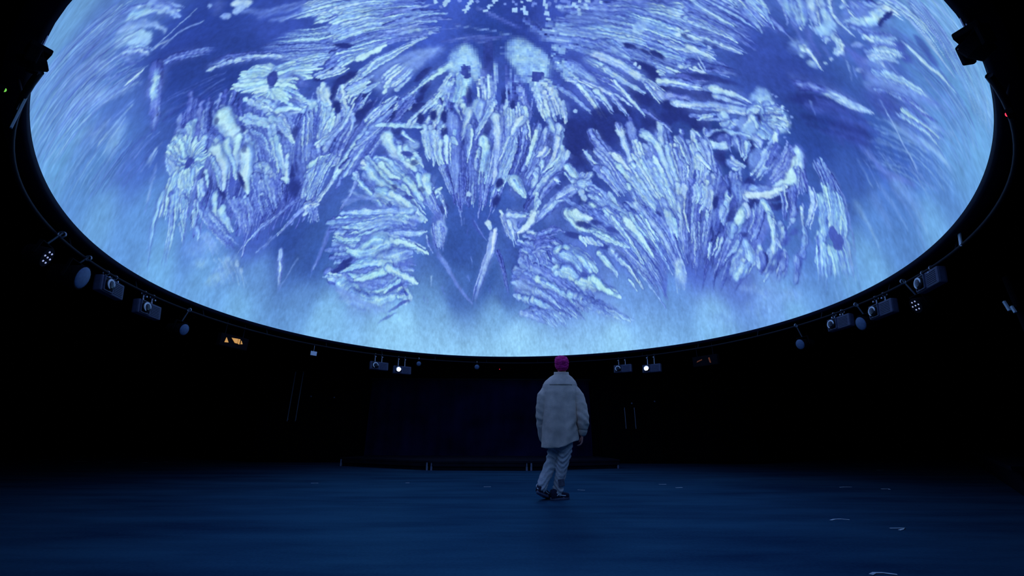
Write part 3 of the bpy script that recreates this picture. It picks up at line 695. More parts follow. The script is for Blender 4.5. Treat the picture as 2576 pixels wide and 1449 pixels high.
F 8 6.2 3.4 .9 t=.7 sh=.3 tp=.4 j=1.24:469,963 489,958 518,949|458,934 486,929 545,902|445,897 483,899 562,874
F 7 1.4 1.1 .18 k=s a=.8 j=1.27:473,944 509,936 538,927|501,917 544,907 584,895|529,888 553,884 596,878|471,879 505,872 593,861
F 4 7.2 4.9 .6 t=.4 sh=.2 tp=.3 j=1.64:510,868 547,860 601,855|515,851 559,846 605,844|545,914 587,907 638,906
B 454 867 19.1 4.3 2.63 .06 1 .4 .5 0
B 446 877 18.9 4.3 2.6 .06 1 .4 .5 0
F 10 4.9 3 .82 t=.7 sh=.4 tp=.4 j=1.32:472,862 509,858 560,847|431,860 467,845 512,840|419,826 456,835 510,833
F 1 7.7 5 .95 t=.7 sh=.3 j=0:463,832 484,830 504,832 520,835
F 5 4.1 2.7 .86 t=.7 sh=.4 tp=.1 j=1.02:428,798 479,808 553,816 599,828|433,777 482,790 535,806 578,821
F 1 5.1 2.7 .9 t=.6 sh=.3 j=0:457,788 490,807 527,813 570,820 597,825
F 1 3.1 1.7 .9 sh=.2 j=0:567,823 580,825 596,825
B 605 832 4.7 3.7 2.66 .75 .9 .3 .4 .3
B 436 801 17.6 11.7 -3.08 .05 1 .3 .5 0
B 462 768 18.5 11.7 -3.02 .05 1 .3 .5 0
B 442 738 18.9 11.9 -3.08 .05 1 .3 .5 0
B 423 801 17.5 11.7 -3.11 .05 1 .3 .5 0
F 12 10.5 7 .62 t=.5 sh=.25 k=s a=.8 j=3.15:475,778 532,791 582,797|488,742 541,760 594,777|506,754 560,772 605,790
F 8 6.7 4.6 .88 t=.6 sh=.35 rt=0 tp=.4 j=1.42:489,731 509,753 538,777|496,769 518,777 541,788|499,718 534,730 567,754
F 8 5.2 4.2 .86 t=.7 sh=.45 j=1.22:452,747 474,751 489,758|403,757 431,762 452,759|426,778 455,778 478,776
F 6 6.3 4.8 .9 t=.7 sh=.5 j=1.1 tx=1.3:435,697 470,703 493,708|476,675 516,686 558,713|505,692 546,707 568,718
F 1 5.7 4.2 .92 j=0:405,716 420,732 434,747
F 3 5.2 4.2 .88 j=.7:417,793 407,758 397,722|411,751 424,762 431,763|430,724 443,726 454,726
B 573 708 23 7.7 .71 .06 1 .35 .5 0
B 551 682 23.2 7.9 .67 .06 1 .35 .5 0
B 529 674 23.1 8 .64 .06 1 .35 .5 0
B 571 739 22 7.7 -2.63 .06 1 .35 .5 0
B 500 669 22.4 8.2 -2.75 .06 1 .35 .5 0
F 1 10.9 8 .88 t=.8 sh=.5 tx=1.2 j=0:632,746 600,732 573,718
B 529 668 4.9 4.2 1.81 .85 1 .3 .5 .2
F 6 6.5 4.9 .82 t=.7 sh=.5 tx=1.3 j=1.52:625,722 592,686 544,648|632,713 604,669 569,638|636,692 617,655 585,622
B 615 690 16.2 11.7 2.82 .6 .8 .5 .5 .8
B 662 762 31.8 26.6 2.83 .72 .85 .5 .8 .9
B 648 739 32.4 26.9 2.82 .72 .85 .5 .8 .9
B 646 749 28.8 18.4 1.49 .78 .8 .4 .8 .9
B 681 732 29.1 18.9 1.52 .78 .8 .4 .8 .9
B 669 768 28.6 18.1 1.52 .78 .8 .4 .8 .9
B 663 703 29.5 19.5 1.52 .78 .8 .4 .8 .9
F 6 8.3 5.7 .86 t=.8 sh=.3 j=1.52:644,720 639,681 624,654|667,706 660,677 646,650
B 663 727 17.5 12.7 1.53 .24 1 .12 .3 .3
B 663 735 8.6 7.7 2.76 .2 1 .2 .3 .3
B 666 714 8.8 7.8 2.79 .2 1 .2 .3 .3
B 713 740 46.4 11.9 1.52 .15 .9 .5 .4 .3
B 716 771 45.8 11.6 1.54 .15 .9 .5 .4 .3
F 6 6.4 4.1 .4 t=.2 sh=.2 k=s a=.7 j=.75:698,722 698,693 693,653|716,730 714,691 708,652
F 3 7.8 4.7 .84 t=.6 sh=.3 rt=.2 j=1.17:732,758 732,700 720,640 710,611|694,683 693,647 685,613
F 2 6.5 4.2 .9 t=.5 j=.77:731,723 729,680 726,644|655,678 650,649 651,624
B 663 651 40.1 7.5 1.48 .08 .9 .4 .5 0
B 745 649 40.8 7.5 1.55 .08 .9 .4 .5 0
B 777 617 41.3 7.8 1.58 .08 .9 .4 .5 0
F 8 4.7 2.7 .5 t=.4 sh=.3 j=1.95:750,709 754,658 758,607|785,698 796,658 807,607
B 793 742 29.7 24.6 2.4 .76 .85 .4 .8 .9
B 811 724 30 25.1 2.46 .76 .85 .4 .8 .9
B 812 755 29 24.1 2.52 .76 .85 .4 .8 .9
B 772 759 10.1 9 -3 .72 .8 .5 .7 .8
B 769 741 10.4 9 3.03 .72 .8 .5 .7 .8
B 795 696 10.9 9.3 -3.02 .72 .8 .5 .7 .8
B 785 718 10.6 9.2 -3.05 .72 .8 .5 .7 .8
B 827 691 10.7 9.3 -2.86 .72 .8 .5 .7 .8
B 821 707 12.1 11.4 1.48 .22 1 .06 .3 .2
F 5 2.2 1.5 .62 k=s a=.9 j=.34:628,848 643,843|668,833 684,830|694,825 712,823|718,817 751,813|726,782 745,781
F 5 2.3 1.6 .5 k=s a=.9 j=.52:767,806 799,800|625,823 648,820|623,862 668,856|742,775 767,769|744,750 755,750
F 4 4.2 3.2 .4 t=.2 k=s a=.7 j=.65:692,877 715,863 730,849|729,847 759,830 782,820
F 1 4.4 3.7 .52 sh=.1 tx=1.2 j=0:794,837 809,827 835,805
F 6 3.1 2.1 .36 t=.2 k=s a=.7 j=.7:623,807 663,812 726,803|694,788 726,797 767,798
B 625 901 4.2 3.7 1.66 .84 1 .05 .5 .1
B 641 891 4.2 3.8 1.67 .84 1 .05 .5 .1
B 642 894 4.2 3.8 1.68 .84 1 .05 .5 .1
B 647 896 4.2 3.8 1.7 .84 1 .05 .5 .1
B 650 898 4.2 3.8 1.71 .84 1 .05 .5 .1
B 676 869 4.2 3.9 1.75 .84 1 .05 .5 .1
B 682 876 4.2 3.9 1.83 .84 1 .05 .5 .1
B 687 883 4.1 3.8 1.91 .84 1 .05 .5 .1
B 691 887 4.1 3.8 1.95 .84 1 .05 .5 .1
B 714 862 4.2 3.9 2.06 .84 1 .05 .5 .1
B 721 869 4.1 3.8 2.05 .84 1 .05 .5 .1
B 726 872 4.1 3.8 2.02 .84 1 .05 .5 .1
B 733 880 4.1 3.7 1.94 .84 1 .05 .5 .1
B 734 883 4.1 3.7 1.92 .84 1 .05 .5 .1
B 769 860 4.1 3.7 1.49 .84 1 .05 .5 .1
B 782 877 4.1 3.7 1.33 .84 1 .05 .5 .1
B 794 882 4.1 3.7 1.23 .84 1 .05 .5 .1
B 786 864 4.1 3.7 1.25 .84 1 .05 .5 .1
B 790 854 4.2 3.8 1.16 .84 1 .05 .5 .1
B 790 858 4.2 3.8 1.18 .84 1 .05 .5 .1
B 801 872 3.5 3.2 1.06 .55 1 .05 .3 .1
B 805 878 3.5 3.1 1.07 .55 1 .05 .3 .1
B 767 878 3.4 3.1 1.53 .55 1 .05 .3 .1
B 670 893 3.5 3.2 1.89 .55 1 .05 .3 .1
B 702 885 3.4 3.2 2.1 .55 1 .05 .3 .1
B 751 872 3.4 3.1 1.8 .55 1 .05 .3 .1
B 632 888 3.6 3.2 1.7 .55 1 .05 .3 .1
B 772 873 3.4 3.1 1.43 .55 1 .05 .3 .1
F 34 7.2 5.9 .55 t=.5 sh=.4 j=2.29 mix=1:876,892 971,924 1060,991|872,869 966,885 1073,920 1137,955|857,822 962,829 1069,839 1155,861|856,791 939,778 1022,773
F 12 6 4.3 .62 t=.55 sh=.35 rt=.3 j=1.49:870,871 923,880 995,889 1066,896|897,856 957,858 1032,860 1103,875|871,836 931,830 994,829
B 783 877 3.7 3.1 1.45 .82 1 .05 .5 .1
B 786 864 3.8 3.2 1.42 .82 1 .05 .5 .1
B 790 852 3.8 3.3 1.38 .82 1 .05 .5 .1
B 790 858 3.8 3.2 1.39 .82 1 .05 .5 .1
B 787 867 3.8 3.2 1.42 .82 1 .05 .5 .1
B 825 878 3.8 3.3 1.41 .82 1 .05 .5 .1
B 826 871 3.8 3.3 1.42 .82 1 .05 .5 .1
B 829 863 3.8 3.4 1.46 .82 1 .05 .5 .1
B 830 858 3.9 3.4 1.49 .82 1 .05 .5 .1
B 834 846 3.9 3.4 1.54 .82 1 .05 .5 .1
B 821 884 3.7 3.2 1.39 .82 1 .05 .5 .1
B 878 889 3.9 3.3 1.58 .82 1 .05 .5 .1
B 883 884 3.9 3.3 1.59 .82 1 .05 .5 .1
B 888 878 4 3.3 1.59 .82 1 .05 .5 .1
B 891 870 4 3.3 1.58 .82 1 .05 .5 .1
B 888 898 3.8 3.2 1.59 .82 1 .05 .5 .1
B 900 892 3.9 3.2 1.6 .82 1 .05 .5 .1
B 904 886 4 3.2 1.59 .82 1 .05 .5 .1
B 904 902 3.9 3.2 1.6 .82 1 .05 .5 .1
B 899 902 3.9 3.2 1.6 .82 1 .05 .5 .1
B 926 907 3.9 3.1 1.61 .82 1 .05 .5 .1
B 803 871 4.1 3.5 1.37 .5 1 .05 .3 .1
B 832 881 4.1 3.6 1.43 .5 1 .05 .3 .1
B 855 892 4.1 3.5 1.51 .5 1 .05 .3 .1
B 861 892 4.1 3.6 1.53 .5 1 .05 .3 .1
B 843 890 4.1 3.6 1.47 .5 1 .05 .3 .1
B 934 900 4.3 3.4 1.6 .5 1 .05 .3 .1
B 918 906 4.3 3.4 1.61 .5 1 .05 .3 .1
B 868 890 4.2 3.6 1.56 .5 1 .05 .3 .1
B 911 897 4.3 3.5 1.6 .5 1 .05 .3 .1
F 1 6.1 5.1 .5 sh=.1 tx=1.2 j=0:794,837 810,825 835,803
F 2 3.8 2.8 .7 k=s a=.9 j=.52:817,799 843,799 865,796|862,805 877,806 887,804
F 2 3.4 2.7 .5 k=s a=.9 j=.68:771,802 787,800 801,800|867,869 888,871 902,871
F 3 8.7 5.7 .6 sh=.2 k=s a=.7 j=.67:851,821 893,821 933,819|906,888 949,894 992,900
F 14 6.5 4.6 .74 t=.7 sh=.4 rt=.25 j=1.46 mix=1:885,848 957,860 1031,863 1084,866|910,825 978,830 1040,833|954,917 1015,921 1073,920 1139,924|976,873 1041,881 1098,889
F 10 5.2 3.9 .8 t=.7 sh=.4 rt=.2 j=1.21:983,934 1035,946 1089,951 1133,955|1003,913 1070,928 1138,944|1031,960 1082,969 1122,979
B 1003 873 15.8 9.1 -1.99 .78 .9 .5 .6 .8
B 1005 884 15.7 9 -1.98 .78 .9 .5 .6 .8
F 1 6.5 5 .92 t=.7 sh=.4 j=0:1083,971 1102,972 1127,974
F 1 5.7 4.3 .9 j=0:1089,1002 1102,1004 1113,1004
F 2 6.9 5.6 .88 t=.7 sh=.5 j=.62:1064,907 1085,907 1104,911 1117,917|1093,904 1118,914 1148,928
B 1086 899 15.8 6.5 -3.01 .06 1 .4 .5 0
B 1123 909 15.4 6.4 -2.91 .06 1 .4 .5 0
B 1126 902 5 3.8 1.5 .95 1 .4 .5 .2
B 1071 894 5 4 1.51 .95 1 .4 .5 .2
B 1104 909 5 3.8 1.52 .95 1 .4 .5 .2
F 2 7.4 5.5 .9 t=.6 j=.65:1058,874 1096,874 1122,877 1141,885|1034,852 1063,860 1095,869
F 6 6.6 4.3 .72 t=.7 sh=.4 j=1.48:1030,840 1067,846 1106,847|1059,837 1091,843 1126,852|1018,856 1049,856 1080,855
F 3 5.9 4.9 .75 t=.6 j=.98:1081,828 1112,830 1146,844|1116,873 1133,858 1144,845
B 998 825 20.8 7.7 2.92 .05 1 .3 .5 0
B 1026 824 20.6 7.8 2.98 .05 1 .3 .5 0
B 1050 830 20.2 7.8 3.03 .05 1 .3 .5 0
F 4 6.8 4.8 .74 t=.7 sh=.45 rt=.2 j=1.03:940,813 974,809 1005,798|945,823 960,824 973,824
F 1 9.6 6.9 .82 t=.7 j=0:943,813 972,804 1004,797
F 4 6.8 5.1 .76 t=.6 sh=.5 rt=.2 j=1.01:973,821 1028,817 1077,813 1125,816|1031,804 1070,809 1104,811
B 1052 788 45.3 15.7 2.99 .05 1 .4 .5 0
B 1083 768 45.6 15.8 3.05 .05 1 .4 .5 0
B 1134 792 43.5 15.8 -3.12 .05 1 .4 .5 0
B 1044 722 32.4 17.9 2.98 .05 1 .4 .5 0
B 1153 819 27.9 17.7 -3.04 .05 1 .4 .5 0
B 1013 671 34.4 18.2 2.93 .05 1 .4 .5 0
B 1165 757 29.8 17.9 -3.01 .05 1 .4 .5 0
F 3 6.1 4.8 .85 t=.6 j=.68:1074,813 1101,814 1127,818|1056,796 1063,796 1068,795|1069,781 1086,785 1108,790
F 1 8.4 6.7 .8 tx=1.3 j=0:1078,782 1109,791 1138,804 1158,816
F 1 8.3 9.9 .88 tx=1.3 j=0:1131,800 1157,818 1190,833
F 1 5.6 5 .55 t=.1 j=0:1103,808 1131,822 1149,838
B 1016 788 4.7 3.7 1.43 .9 1 .3 .5 .2
B 1026 784 4.7 3.7 1.43 .9 1 .3 .5 .2
F 6 8.1 5.6 .74 t=.6 sh=.5 rt=.3 j=1.4:891,793 955,779 1025,762 1097,749|918,788 989,775 1049,762
F 1 10.5 4.6 .9 t=.6 sh=.5 j=0:930,783 980,776 1032,763 1070,754 1098,748
F 3 6 3.9 .85 t=.5 sh=.5 j=.88:1035,765 1061,756 1086,749|1054,746 1072,732 1090,719
F 1 6.4 4.2 .92 j=0:1084,742 1103,734 1121,726
F 6 8.2 5.3 .76 t=.6 sh=.5 rt=.3 j=1.42:901,768 943,754 990,744 1047,732|916,776 958,762 1000,748
F 1 8.9 4.6 .92 t=.6 sh=.5 j=0:959,757 992,743 1023,737 1049,733
F 3 7.2 4.7 .78 t=.5 sh=.5 j=.72:946,733 985,730 1022,706 1065,684|926,731 961,729 993,723
F 1 7.3 5.1 .9 j=0:986,732 1007,716 1039,697 1065,682
F 8 9.1 5.4 .74 t=.7 sh=.4 j=1.63:872,751 903,734 932,717|850,763 885,740 923,719|881,729 909,709 937,686
F 1 12.8 7.3 .86 t=.8 sh=.5 j=0:883,749 916,731 947,709 988,700
F 2 8.4 6.6 .9 sh=.5 j=.73:932,715 969,706 1011,703 1044,693|873,712 913,700 939,677
F 1 8.4 5.3 .93 sh=.6 j=0:914,699 939,677 967,650 983,634
F 1 8.2 4.8 .93 sh=.6 j=0:951,697 972,685 995,664
F 1 8 5.7 .84 sh=.6 j=0:870,687 896,676 924,658 953,641
F 1 6.7 5.6 .8 j=0:991,694 1011,679 1033,665
B 801 743 41.4 34.8 1.89 .76 .85 .45 .8 .9
B 824 729 41.4 35.3 1.91 .76 .85 .45 .8 .9
B 785 758 40.9 34.2 1.91 .76 .85 .45 .8 .9
B 837 746 10.1 9.5 -2.75 .74 .8 .4 .7 .8
B 830 757 10.1 9.4 -2.71 .74 .8 .4 .7 .8
B 864 734 10.2 9.5 -2.66 .74 .8 .4 .7 .8
B 879 719 10.4 9.6 -2.62 .74 .8 .4 .7 .8
B 853 783 10.1 9.2 -2.38 .74 .8 .4 .7 .8
B 867 777 10.2 9.2 -2.4 .74 .8 .4 .7 .8
F 8 9.7 6.6 .8 t=.7 sh=.4 j=1.55:803,699 820,660 830,609|835,692 855,654 871,615|861,686 879,658 891,619
B 821 707 12.1 11.4 1.48 .22 1 .06 .3 .2
F 1 9.4 7.5 .95 j=0:830,694 841,691 849,680
F 5 6.7 4.3 .9 t=.5 sh=.5 j=.78:811,679 823,643 830,609|863,682 880,648 893,620
F 4 4.8 3.6 .55 t=.2 sh=.3 j=.79:780,688 788,647 799,607|795,658 806,632 817,608
B 915 635 5.7 5.2 -2.38 .8 .9 .3 .5 .2
F 30 6.3 4.8 .48 t=.4 sh=.4 j=2.23 mix=1 bv=.1:327,594 386,640 475,707|397,588 472,634 540,679|331,672 374,706 425,746
F 34 6.3 4.6 .5 t=.35 sh=.45 j=2.1 mix=1 bv=.1:549,634 578,519 593,397|607,638 612,532 607,394|663,627 653,524 627,390|739,618 715,516 676,381|798,586 768,491 721,376
B 422 703 24.5 13.9 -2.61 .05 1 .35 .5 0
B 443 711 24.7 13.8 -2.57 .05 1 .35 .5 0
B 478 669 26 14.1 -2.54 .05 1 .35 .5 0
B 489 597 14.2 11.4 2.37 .05 1 .3 .5 0
B 485 627 13.9 11.3 2.32 .05 1 .3 .5 0
B 448 587 14.5 11.2 2.32 .05 1 .3 .5 0
B 546 664 17.7 10.2 -3.12 .05 1 .4 .5 0
F 3 7.1 5.3 .92 t=.6 sh=.5 j=.89:319,701 358,700 393,718 404,750|330,673 367,693 408,714 425,729
F 3 7.7 7 .92 t=.7 j=.7:367,779 359,752 343,724|377,748 363,737 348,727|372,725 361,709 349,696
F 2 6.6 5.1 .85 j=.73:408,708 400,687 382,665 353,642|408,703 392,681 371,662
F 1 13 8.2 .84 t=.6 sh=.5 j=0:334,611 379,638 424,666 466,690 490,699
F 2 7.4 4.8 .9 t=.6 sh=.3 j=.74:394,646 429,668 465,687 486,697|372,639 411,661 434,673
F 2 6.3 4.4 .86 sh=.5 j=.74:424,686 442,695 456,704|469,663 494,674 519,684
F 2 5 3.8 .7 sh=.4 j=.77:398,595 426,613 458,634|411,604 441,622 472,636
F 4 7.5 4.9 .62 sh=.4 j=.75:346,614 395,627 448,646|444,670 475,679 498,687
F 2 7.7 5.8 .85 t=.7 sh=.4 j=.77:440,666 468,655 507,635|506,633 545,614 586,603
F 1 7.7 5 .9 sh=.5 j=0:514,632 542,648 574,667
F 5 6.7 4.3 .88 t=.6 sh=.5 j=.98:555,625 570,643 582,660|580,603 590,625 602,653|595,584 613,609 628,625
B 547 634 18.1 11.2 1.45 .06 1 .4 .5 0
B 577 633 18.1 11.3 1.47 .06 1 .4 .5 0
B 601 621 18.2 11.5 1.48 .06 1 .4 .5 0
B 600 577 18.5 11.9 1.49 .06 1 .4 .5 0
B 551 597 18.3 11.7 1.46 .06 1 .4 .5 0
B 634 544 28.6 8.3 1.2 .06 1 .4 .5 0
B 702 574 28.8 8.1 1.26 .06 1 .4 .5 0
B 764 625 28.5 7.8 1.33 .06 1 .4 .5 0
B 772 550 29.3 8.4 1.32 .06 1 .4 .5 0
F 1 11.7 7.8 .96 t=.6 j=0:648,649 652,631 659,611
F 1 11 4.9 .94 t=.6 sh=.6 j=0:662,621 654,599 642,572 634,563
F 2 15.8 7.9 .8 t=.7 sh=.4 j=.79:676,645 678,627 682,601|693,643 689,619 684,603
F 1 11.3 5.3 .95 t=.6 sh=.6 j=0:724,640 712,612 694,583 674,556
F 3 9.1 6.2 .84 t=.6 sh=.5 j=.82:660,596 656,555 646,515|667,591 659,544 650,499
F 1 18.9 10.5 .68 t=.5 sh=.4 tx=.7 j=0:625,627 623,582 613,510 606,437
F 2 12.3 6.2 .8 t=.7 sh=.1 j=.82:623,586 620,562|605,542 627,536
F 1 11.9 7.6 .94 t=.5 sh=.6 j=0:725,617 727,567 726,515 719,462 711,430
F 1 15 8.6 .9 t=.7 sh=.6 j=0:690,550 690,518 681,477 673,439
F 3 9.6 5.2 .8 t=.6 sh=.5 j=.87:683,540 671,489 660,437 650,385|670,500 661,448 646,390
F 3 6.9 4.5 .84 j=.81:748,618 748,587 754,555|762,621 762,592 764,548
F 1 8.5 5.5 .9 j=0:790,586 770,571 747,522 731,484
F 6 8.8 5.3 .72 t=.6 sh=.4 j=.88:762,538 746,492 723,440 705,393|791,554 775,502 757,459 741,428
F 8 7.4 4.9 .86 t=.7 sh=.5 j=1.23:542,609 542,560 542,517|571,595 564,545 561,503|586,580 578,530 586,485
F 1 9.5 5 .96 t=.6 j=0:598,561 592,526 591,501
F 4 5.1 3 .62 t=.4 sh=.4 j=.86:565,502 575,456 585,421|586,500 593,462 595,429
F 6 4.8 3.1 .46 t=.3 sh=.3 j=.88:616,467 613,425 610,383|644,483 640,441 630,389|690,454 688,422 683,380
B 559 389 18.3 14.3 .71 .06 1 .4 .5 0
B 730 429 19.2 13.7 .94 .06 1 .4 .5 0
B 716 377 19.4 14.1 .86 .06 1 .4 .5 0
F 18 9.5 7 .58 t=.6 sh=.35 j=2.47 mix=1:364,554 387,494 415,438|403,573 433,501 481,424|444,572 478,501 527,417|481,597 514,518 552,430
F 1 12.9 10.1 .96 t=.8 sh=.55 j=0:461,622 463,588 482,553 510,509
F 1 10 8 .92 t=.8 j=0:482,584 480,567 485,548
F 1 13.4 8.9 .96 t=.9 sh=.55 j=0:421,587 446,566 461,535 480,500
F 1 12.1 8.1 .94 t=.9 sh=.55 j=0:424,568 435,537 463,505
F 1 13.2 9 .96 t=.9 sh=.6 j=0:392,589 404,546 428,497 465,450 498,395
F 2 10.4 7.2 .93 t=.9 sh=.6 j=.8:365,556 381,516 398,472|360,577 377,531 391,494
F 1 13.6 9.3 .95 t=.8 sh=.6 j=0:484,490 498,456 509,421
F 1 17.2 10.8 .95 t=.8 sh=.5 j=0:529,485 527,462 535,436 561,443
F 3 12.7 8.4 .9 t=.8 sh=.5 j=.84:403,489 442,450 496,385|421,496 464,446 507,381
B 517 576 20.5 15.7 2.55 .8 .9 .5 .7 .7
B 501 571 20.6 15.6 2.52 .8 .9 .5 .7 .7
F 4 7.3 5.3 .86 t=.8 sh=.5 j=.81:500,623 512,601 524,581|493,536 504,522 522,524|515,552 525,536 529,517
F 1 7 5.1 .96 j=0:391,592 394,584
F 1 5.1 3.9 .92 j=0:364,581 365,567 365,558
F 1 5.1 3.9 .8 sh=.4 j=0:358,556 337,540 317,530 303,524
F 5 4.4 2.8 .55 sh=.2 k=s a=.8 j=.8:315,519 349,515 387,494|344,546 361,516 385,489
B 512 457 11.3 8 2.64 .1 1 .4 .4 0
B 445 493 11.1 7.7 2.49 .1 1 .4 .4 0
B 507 532 10.6 7.9 2.57 .1 1 .4 .4 0
B 420 455 11.5 7.6 2.48 .1 1 .4 .4 0
B 474 452 18.4 5.8 2.57 .25 1 .4 .4 0
B 498 559 16.8 5.8 2.56 .25 1 .4 .4 0
B 379 470 45.1 11.2 2.56 .4 .6 .8 .6 .5
F 5 5.7 3.5 .84 sh=.4 j=.88:554,440 564,416 567,394|568,387 568,372 566,362
F 10 4.8 3.1 .55 t=.4 sh=.3 j=.87:516,421 527,395 541,369|541,434 547,404 555,365
F 30 10.4 8.3 .6 t=.6 sh=.35 j=2.92 mix=1:294,518 354,467 477,404|282,492 346,444 445,375|262,464 329,400 448,341|261,419 339,358 427,311|246,388 302,333 413,261|221,392 290,304 403,229
F 1 12.9 8.1 .97 t=.9 sh=.5 tx=1.3 j=0:474,412 395,450 338,487 291,518
F 3 10.3 7 .9 t=.9 sh=.5 tx=1.2 j=.82:475,396 413,431 351,458 309,471|438,394 388,427 335,440 293,479
F 1 15.3 8.3 .94 t=.9 sh=.5 j=0:431,395 387,424 351,433 318,448
F 1 13.1 8.7 .95 t=.8 sh=.6 tx=1.2 j=0:395,390 422,380 461,359 500,348
F 1 12.3 11 .97 t=.8 sh=.6 tx=1.2 j=0:373,399 405,365 453,331 482,302
F 1 10.1 6 .9 t=.9 sh=.5 j=0:301,425 285,445 263,472
F 1 10.1 6 .9 t=.9 sh=.5 j=0:315,428 286,447 263,477
F 2 23.1 14.7 .9 t=1 sh=.4 tx=.9 j=.84:388,368 350,390 309,400|378,383 349,399 319,401
F 1 14.4 8.2 .88 t=1 sh=.5 j=0:368,369 326,380 294,407 278,429
F 1 15.3 10.9 .94 t=.9 sh=.6 tx=1.2 j=0:345,348 383,335 418,323 444,316
F 2 12.4 8.3 .86 t=1 sh=.5 j=.83:369,333 320,365 286,389 258,397|377,318 333,343 289,365 264,381
B 265 406 31.2 7.1 2.82 .1 1 .3 .5 0
B 246 404 31.3 7 2.77 .1 1 .3 .5 0
F 3 11.8 8.4 .88 t=1 sh=.5 j=.84:362,322 328,330 282,350 257,378|368,306 324,320 278,341
F 1 10.1 9.7 .96 t=.8 sh=.6 tx=1.2 j=0:367,319 386,296 411,272 440,241
F 1 10.1 8.8 .96 t=.8 sh=.5 tx=1.4 j=0:242,363 229,387 205,413
F 4 19.2 12.8 .86 t=1 sh=.3 tx=1.1 j=.85:238,372 270,322 309,282 361,273|240,350 284,292 340,253 394,246|244,328 291,275 352,246
F 1 10.9 8.7 .86 t=.9 sh=.5 j=0:393,267 373,266 349,268
F 2 13.2 8.8 .82 t=.9 sh=.4 j=.88:421,212 389,230 364,239|381,249 404,233 419,217
B 415 213 11.3 8.7 2.43 .9 .9 .4 .7 .4
B 398 212 11.4 8.5 2.43 .9 .9 .4 .7 .4
B 374 259 35.2 4.5 3 .3 .9 .5 .4 .2
B 373 216 36.5 4.3 2.98 .3 .9 .5 .4 .2
B 325 214 36.9 4.1 2.9 .3 .9 .5 .4 .2
B 276 274 72.4 9.5 2.4 .68 .5 .9 .8 .8
B 251 313 70.9 9.4 2.35 .68 .5 .9 .8 .8
B 323 246 72.8 9.9 2.47 .68 .5 .9 .8 .8
F 10 4.5 2.9 .6 k=s a=.5 t=.7 j=2.89:218,362 240,320 275,271|225,373 262,306 343,223
B 431 295 29.6 15.8 2.82 .45 .8 .9 .3 .2
B 472 387 27.3 16.6 2.9 .45 .8 .9 .3 .2
F 8 5.8 3.1 .5 t=.3 sh=.2 k=s a=.8 j=.89:529,384 524,343 512,295|563,373 559,332 550,297
B 528 338 19 16.4 1.89 .85 .95 .5 .5 1
B 547 334 19 16.6 1.88 .85 .95 .5 .5 1
B 544 343 19 16.5 1.85 .85 .95 .5 .5 1
F 6 4.5 2.7 .7 t=.4 sh=.3 j=.9:521,355 520,323 522,297|555,339 553,313 544,290
F 2 4 2.7 .6 j=.89:498,338 502,313 509,285|501,330 503,304 507,288
F 4 7.8 3.2 .5 k=s a=.8 j=.92:520,285 544,245 563,197 611,137|534,264 554,225 587,171 624,124
B 692 320 15.8 10.2 2.13 .95 1 .3 .4 .3
B 639 409 8.7 8 2.09 .85 1 .3 .4 .3
B 694 311 9.1 8.3 2.74 .85 1 .3 .4 .3
F 1 13.5 5.6 .82 t=.4 sh=.2 tp=.4 tx=.7 j=0:710,293 693,249 668,201 642,158 625,106
F 1 7.9 5.6 .97 t=.3 sh=0 tp=.5 tx=.6 j=0:709,293 698,254 683,223
F 1 8 2.4 .58 t=.4 sh=.1 tp=.4 j=0:716,247 731,209 745,163 756,120
F 3 5.5 3.2 .4 k=s a=.8 j=.91:635,346 656,310 679,286|648,337 666,309 684,279
F 1 3.6 2.3 .7 k=s a=.9 j=0:493,233 488,211
F 10 3.2 1.8 .45 k=s a=.7 j=.91:598,343 598,326|625,350 623,333|630,232 629,220|707,151 709,132|587,210 596,194|472,178 470,161|453,206 449,191
F 1 13.9 4.6 .95 t=.5 sh=.3 j=0:762,330 769,300 777,269
F 6 9.2 5.1 .7 t=.4 sh=.3 j=.92:732,337 741,316 751,284|752,332 767,304 777,275
F 26 7.8 5.6 .52 t=.35 sh=.45 j=2.59 mix=1 bv=.1:752,428 778,512 787,596|791,427 821,514 839,579|826,429 862,497 880,564|806,343 860,432 932,489
F 30 7.1 5.1 .55 t=.4 sh=.45 j=2.35 mix=1 bv=.1:989,529 1087,483 1201,421|1022,564 1117,523 1219,435|1069,607 1144,539 1237,449|1134,645 1185,568 1263,471|1207,702 1231,607 1271,479
B 950 570 65.8 49.2 -2.7 .05 .9 .5 .5 0
B 923 522 69.6 50 -2.78 .05 .9 .5 .5 0
B 1001 609 63.2 47.5 -2.6 .05 .9 .5 .5 0
B 1087 671 29.7 21.9 -2.37 .06 .9 .5 .5 0
B 909 591 31.4 24.7 -2.75 .06 .9 .5 .5 0
B 974 642 29.7 23.7 -2.62 .06 .9 .5 .5 0
B 1148 732 29.1 20.2 -2.18 .06 .9 .5 .5 0
B 916 481 19.1 13 3.11 .05 .9 .5 .5 0
B 869 551 18.2 12.9 2.99 .05 .9 .5 .5 0
B 968 483 18.8 13 -3.07 .05 .9 .5 .5 0
F 3 7 4.9 .92 t=.6 sh=.6 j=.82:761,621 761,586 765,544|796,638 804,586 816,534
F 1 10.3 7.4 .85 j=0:793,602 777,582 765,555
F 2 8.8 6.8 .92 t=.6 j=.8:827,640 834,616 846,592|860,645 868,621 877,597
F 1 7.9 6.7 .95 j=0:882,649 890,627 897,603
F 1 7.1 6.3 .9 j=0:849,574 851,544
F 1 5.3 5.3 .85 j=0:889,591 899,576
F 1 9.4 6.2 .9 j=0:861,594 871,575 885,558
F 1 12.8 7.3 .88 t=.6 sh=.6 j=0:883,579 881,538 879,499 858,464
F 1 8.4 6.3 .95 sh=.3 j=0:885,560 883,526 878,491
F 2 10.5 7.2 .86 t=.6 sh=.5 j=.84:837,578 829,535 819,471|828,582 820,539 797,455
F 1 9.8 7.3 .92 j=0:857,526 850,512 837,502
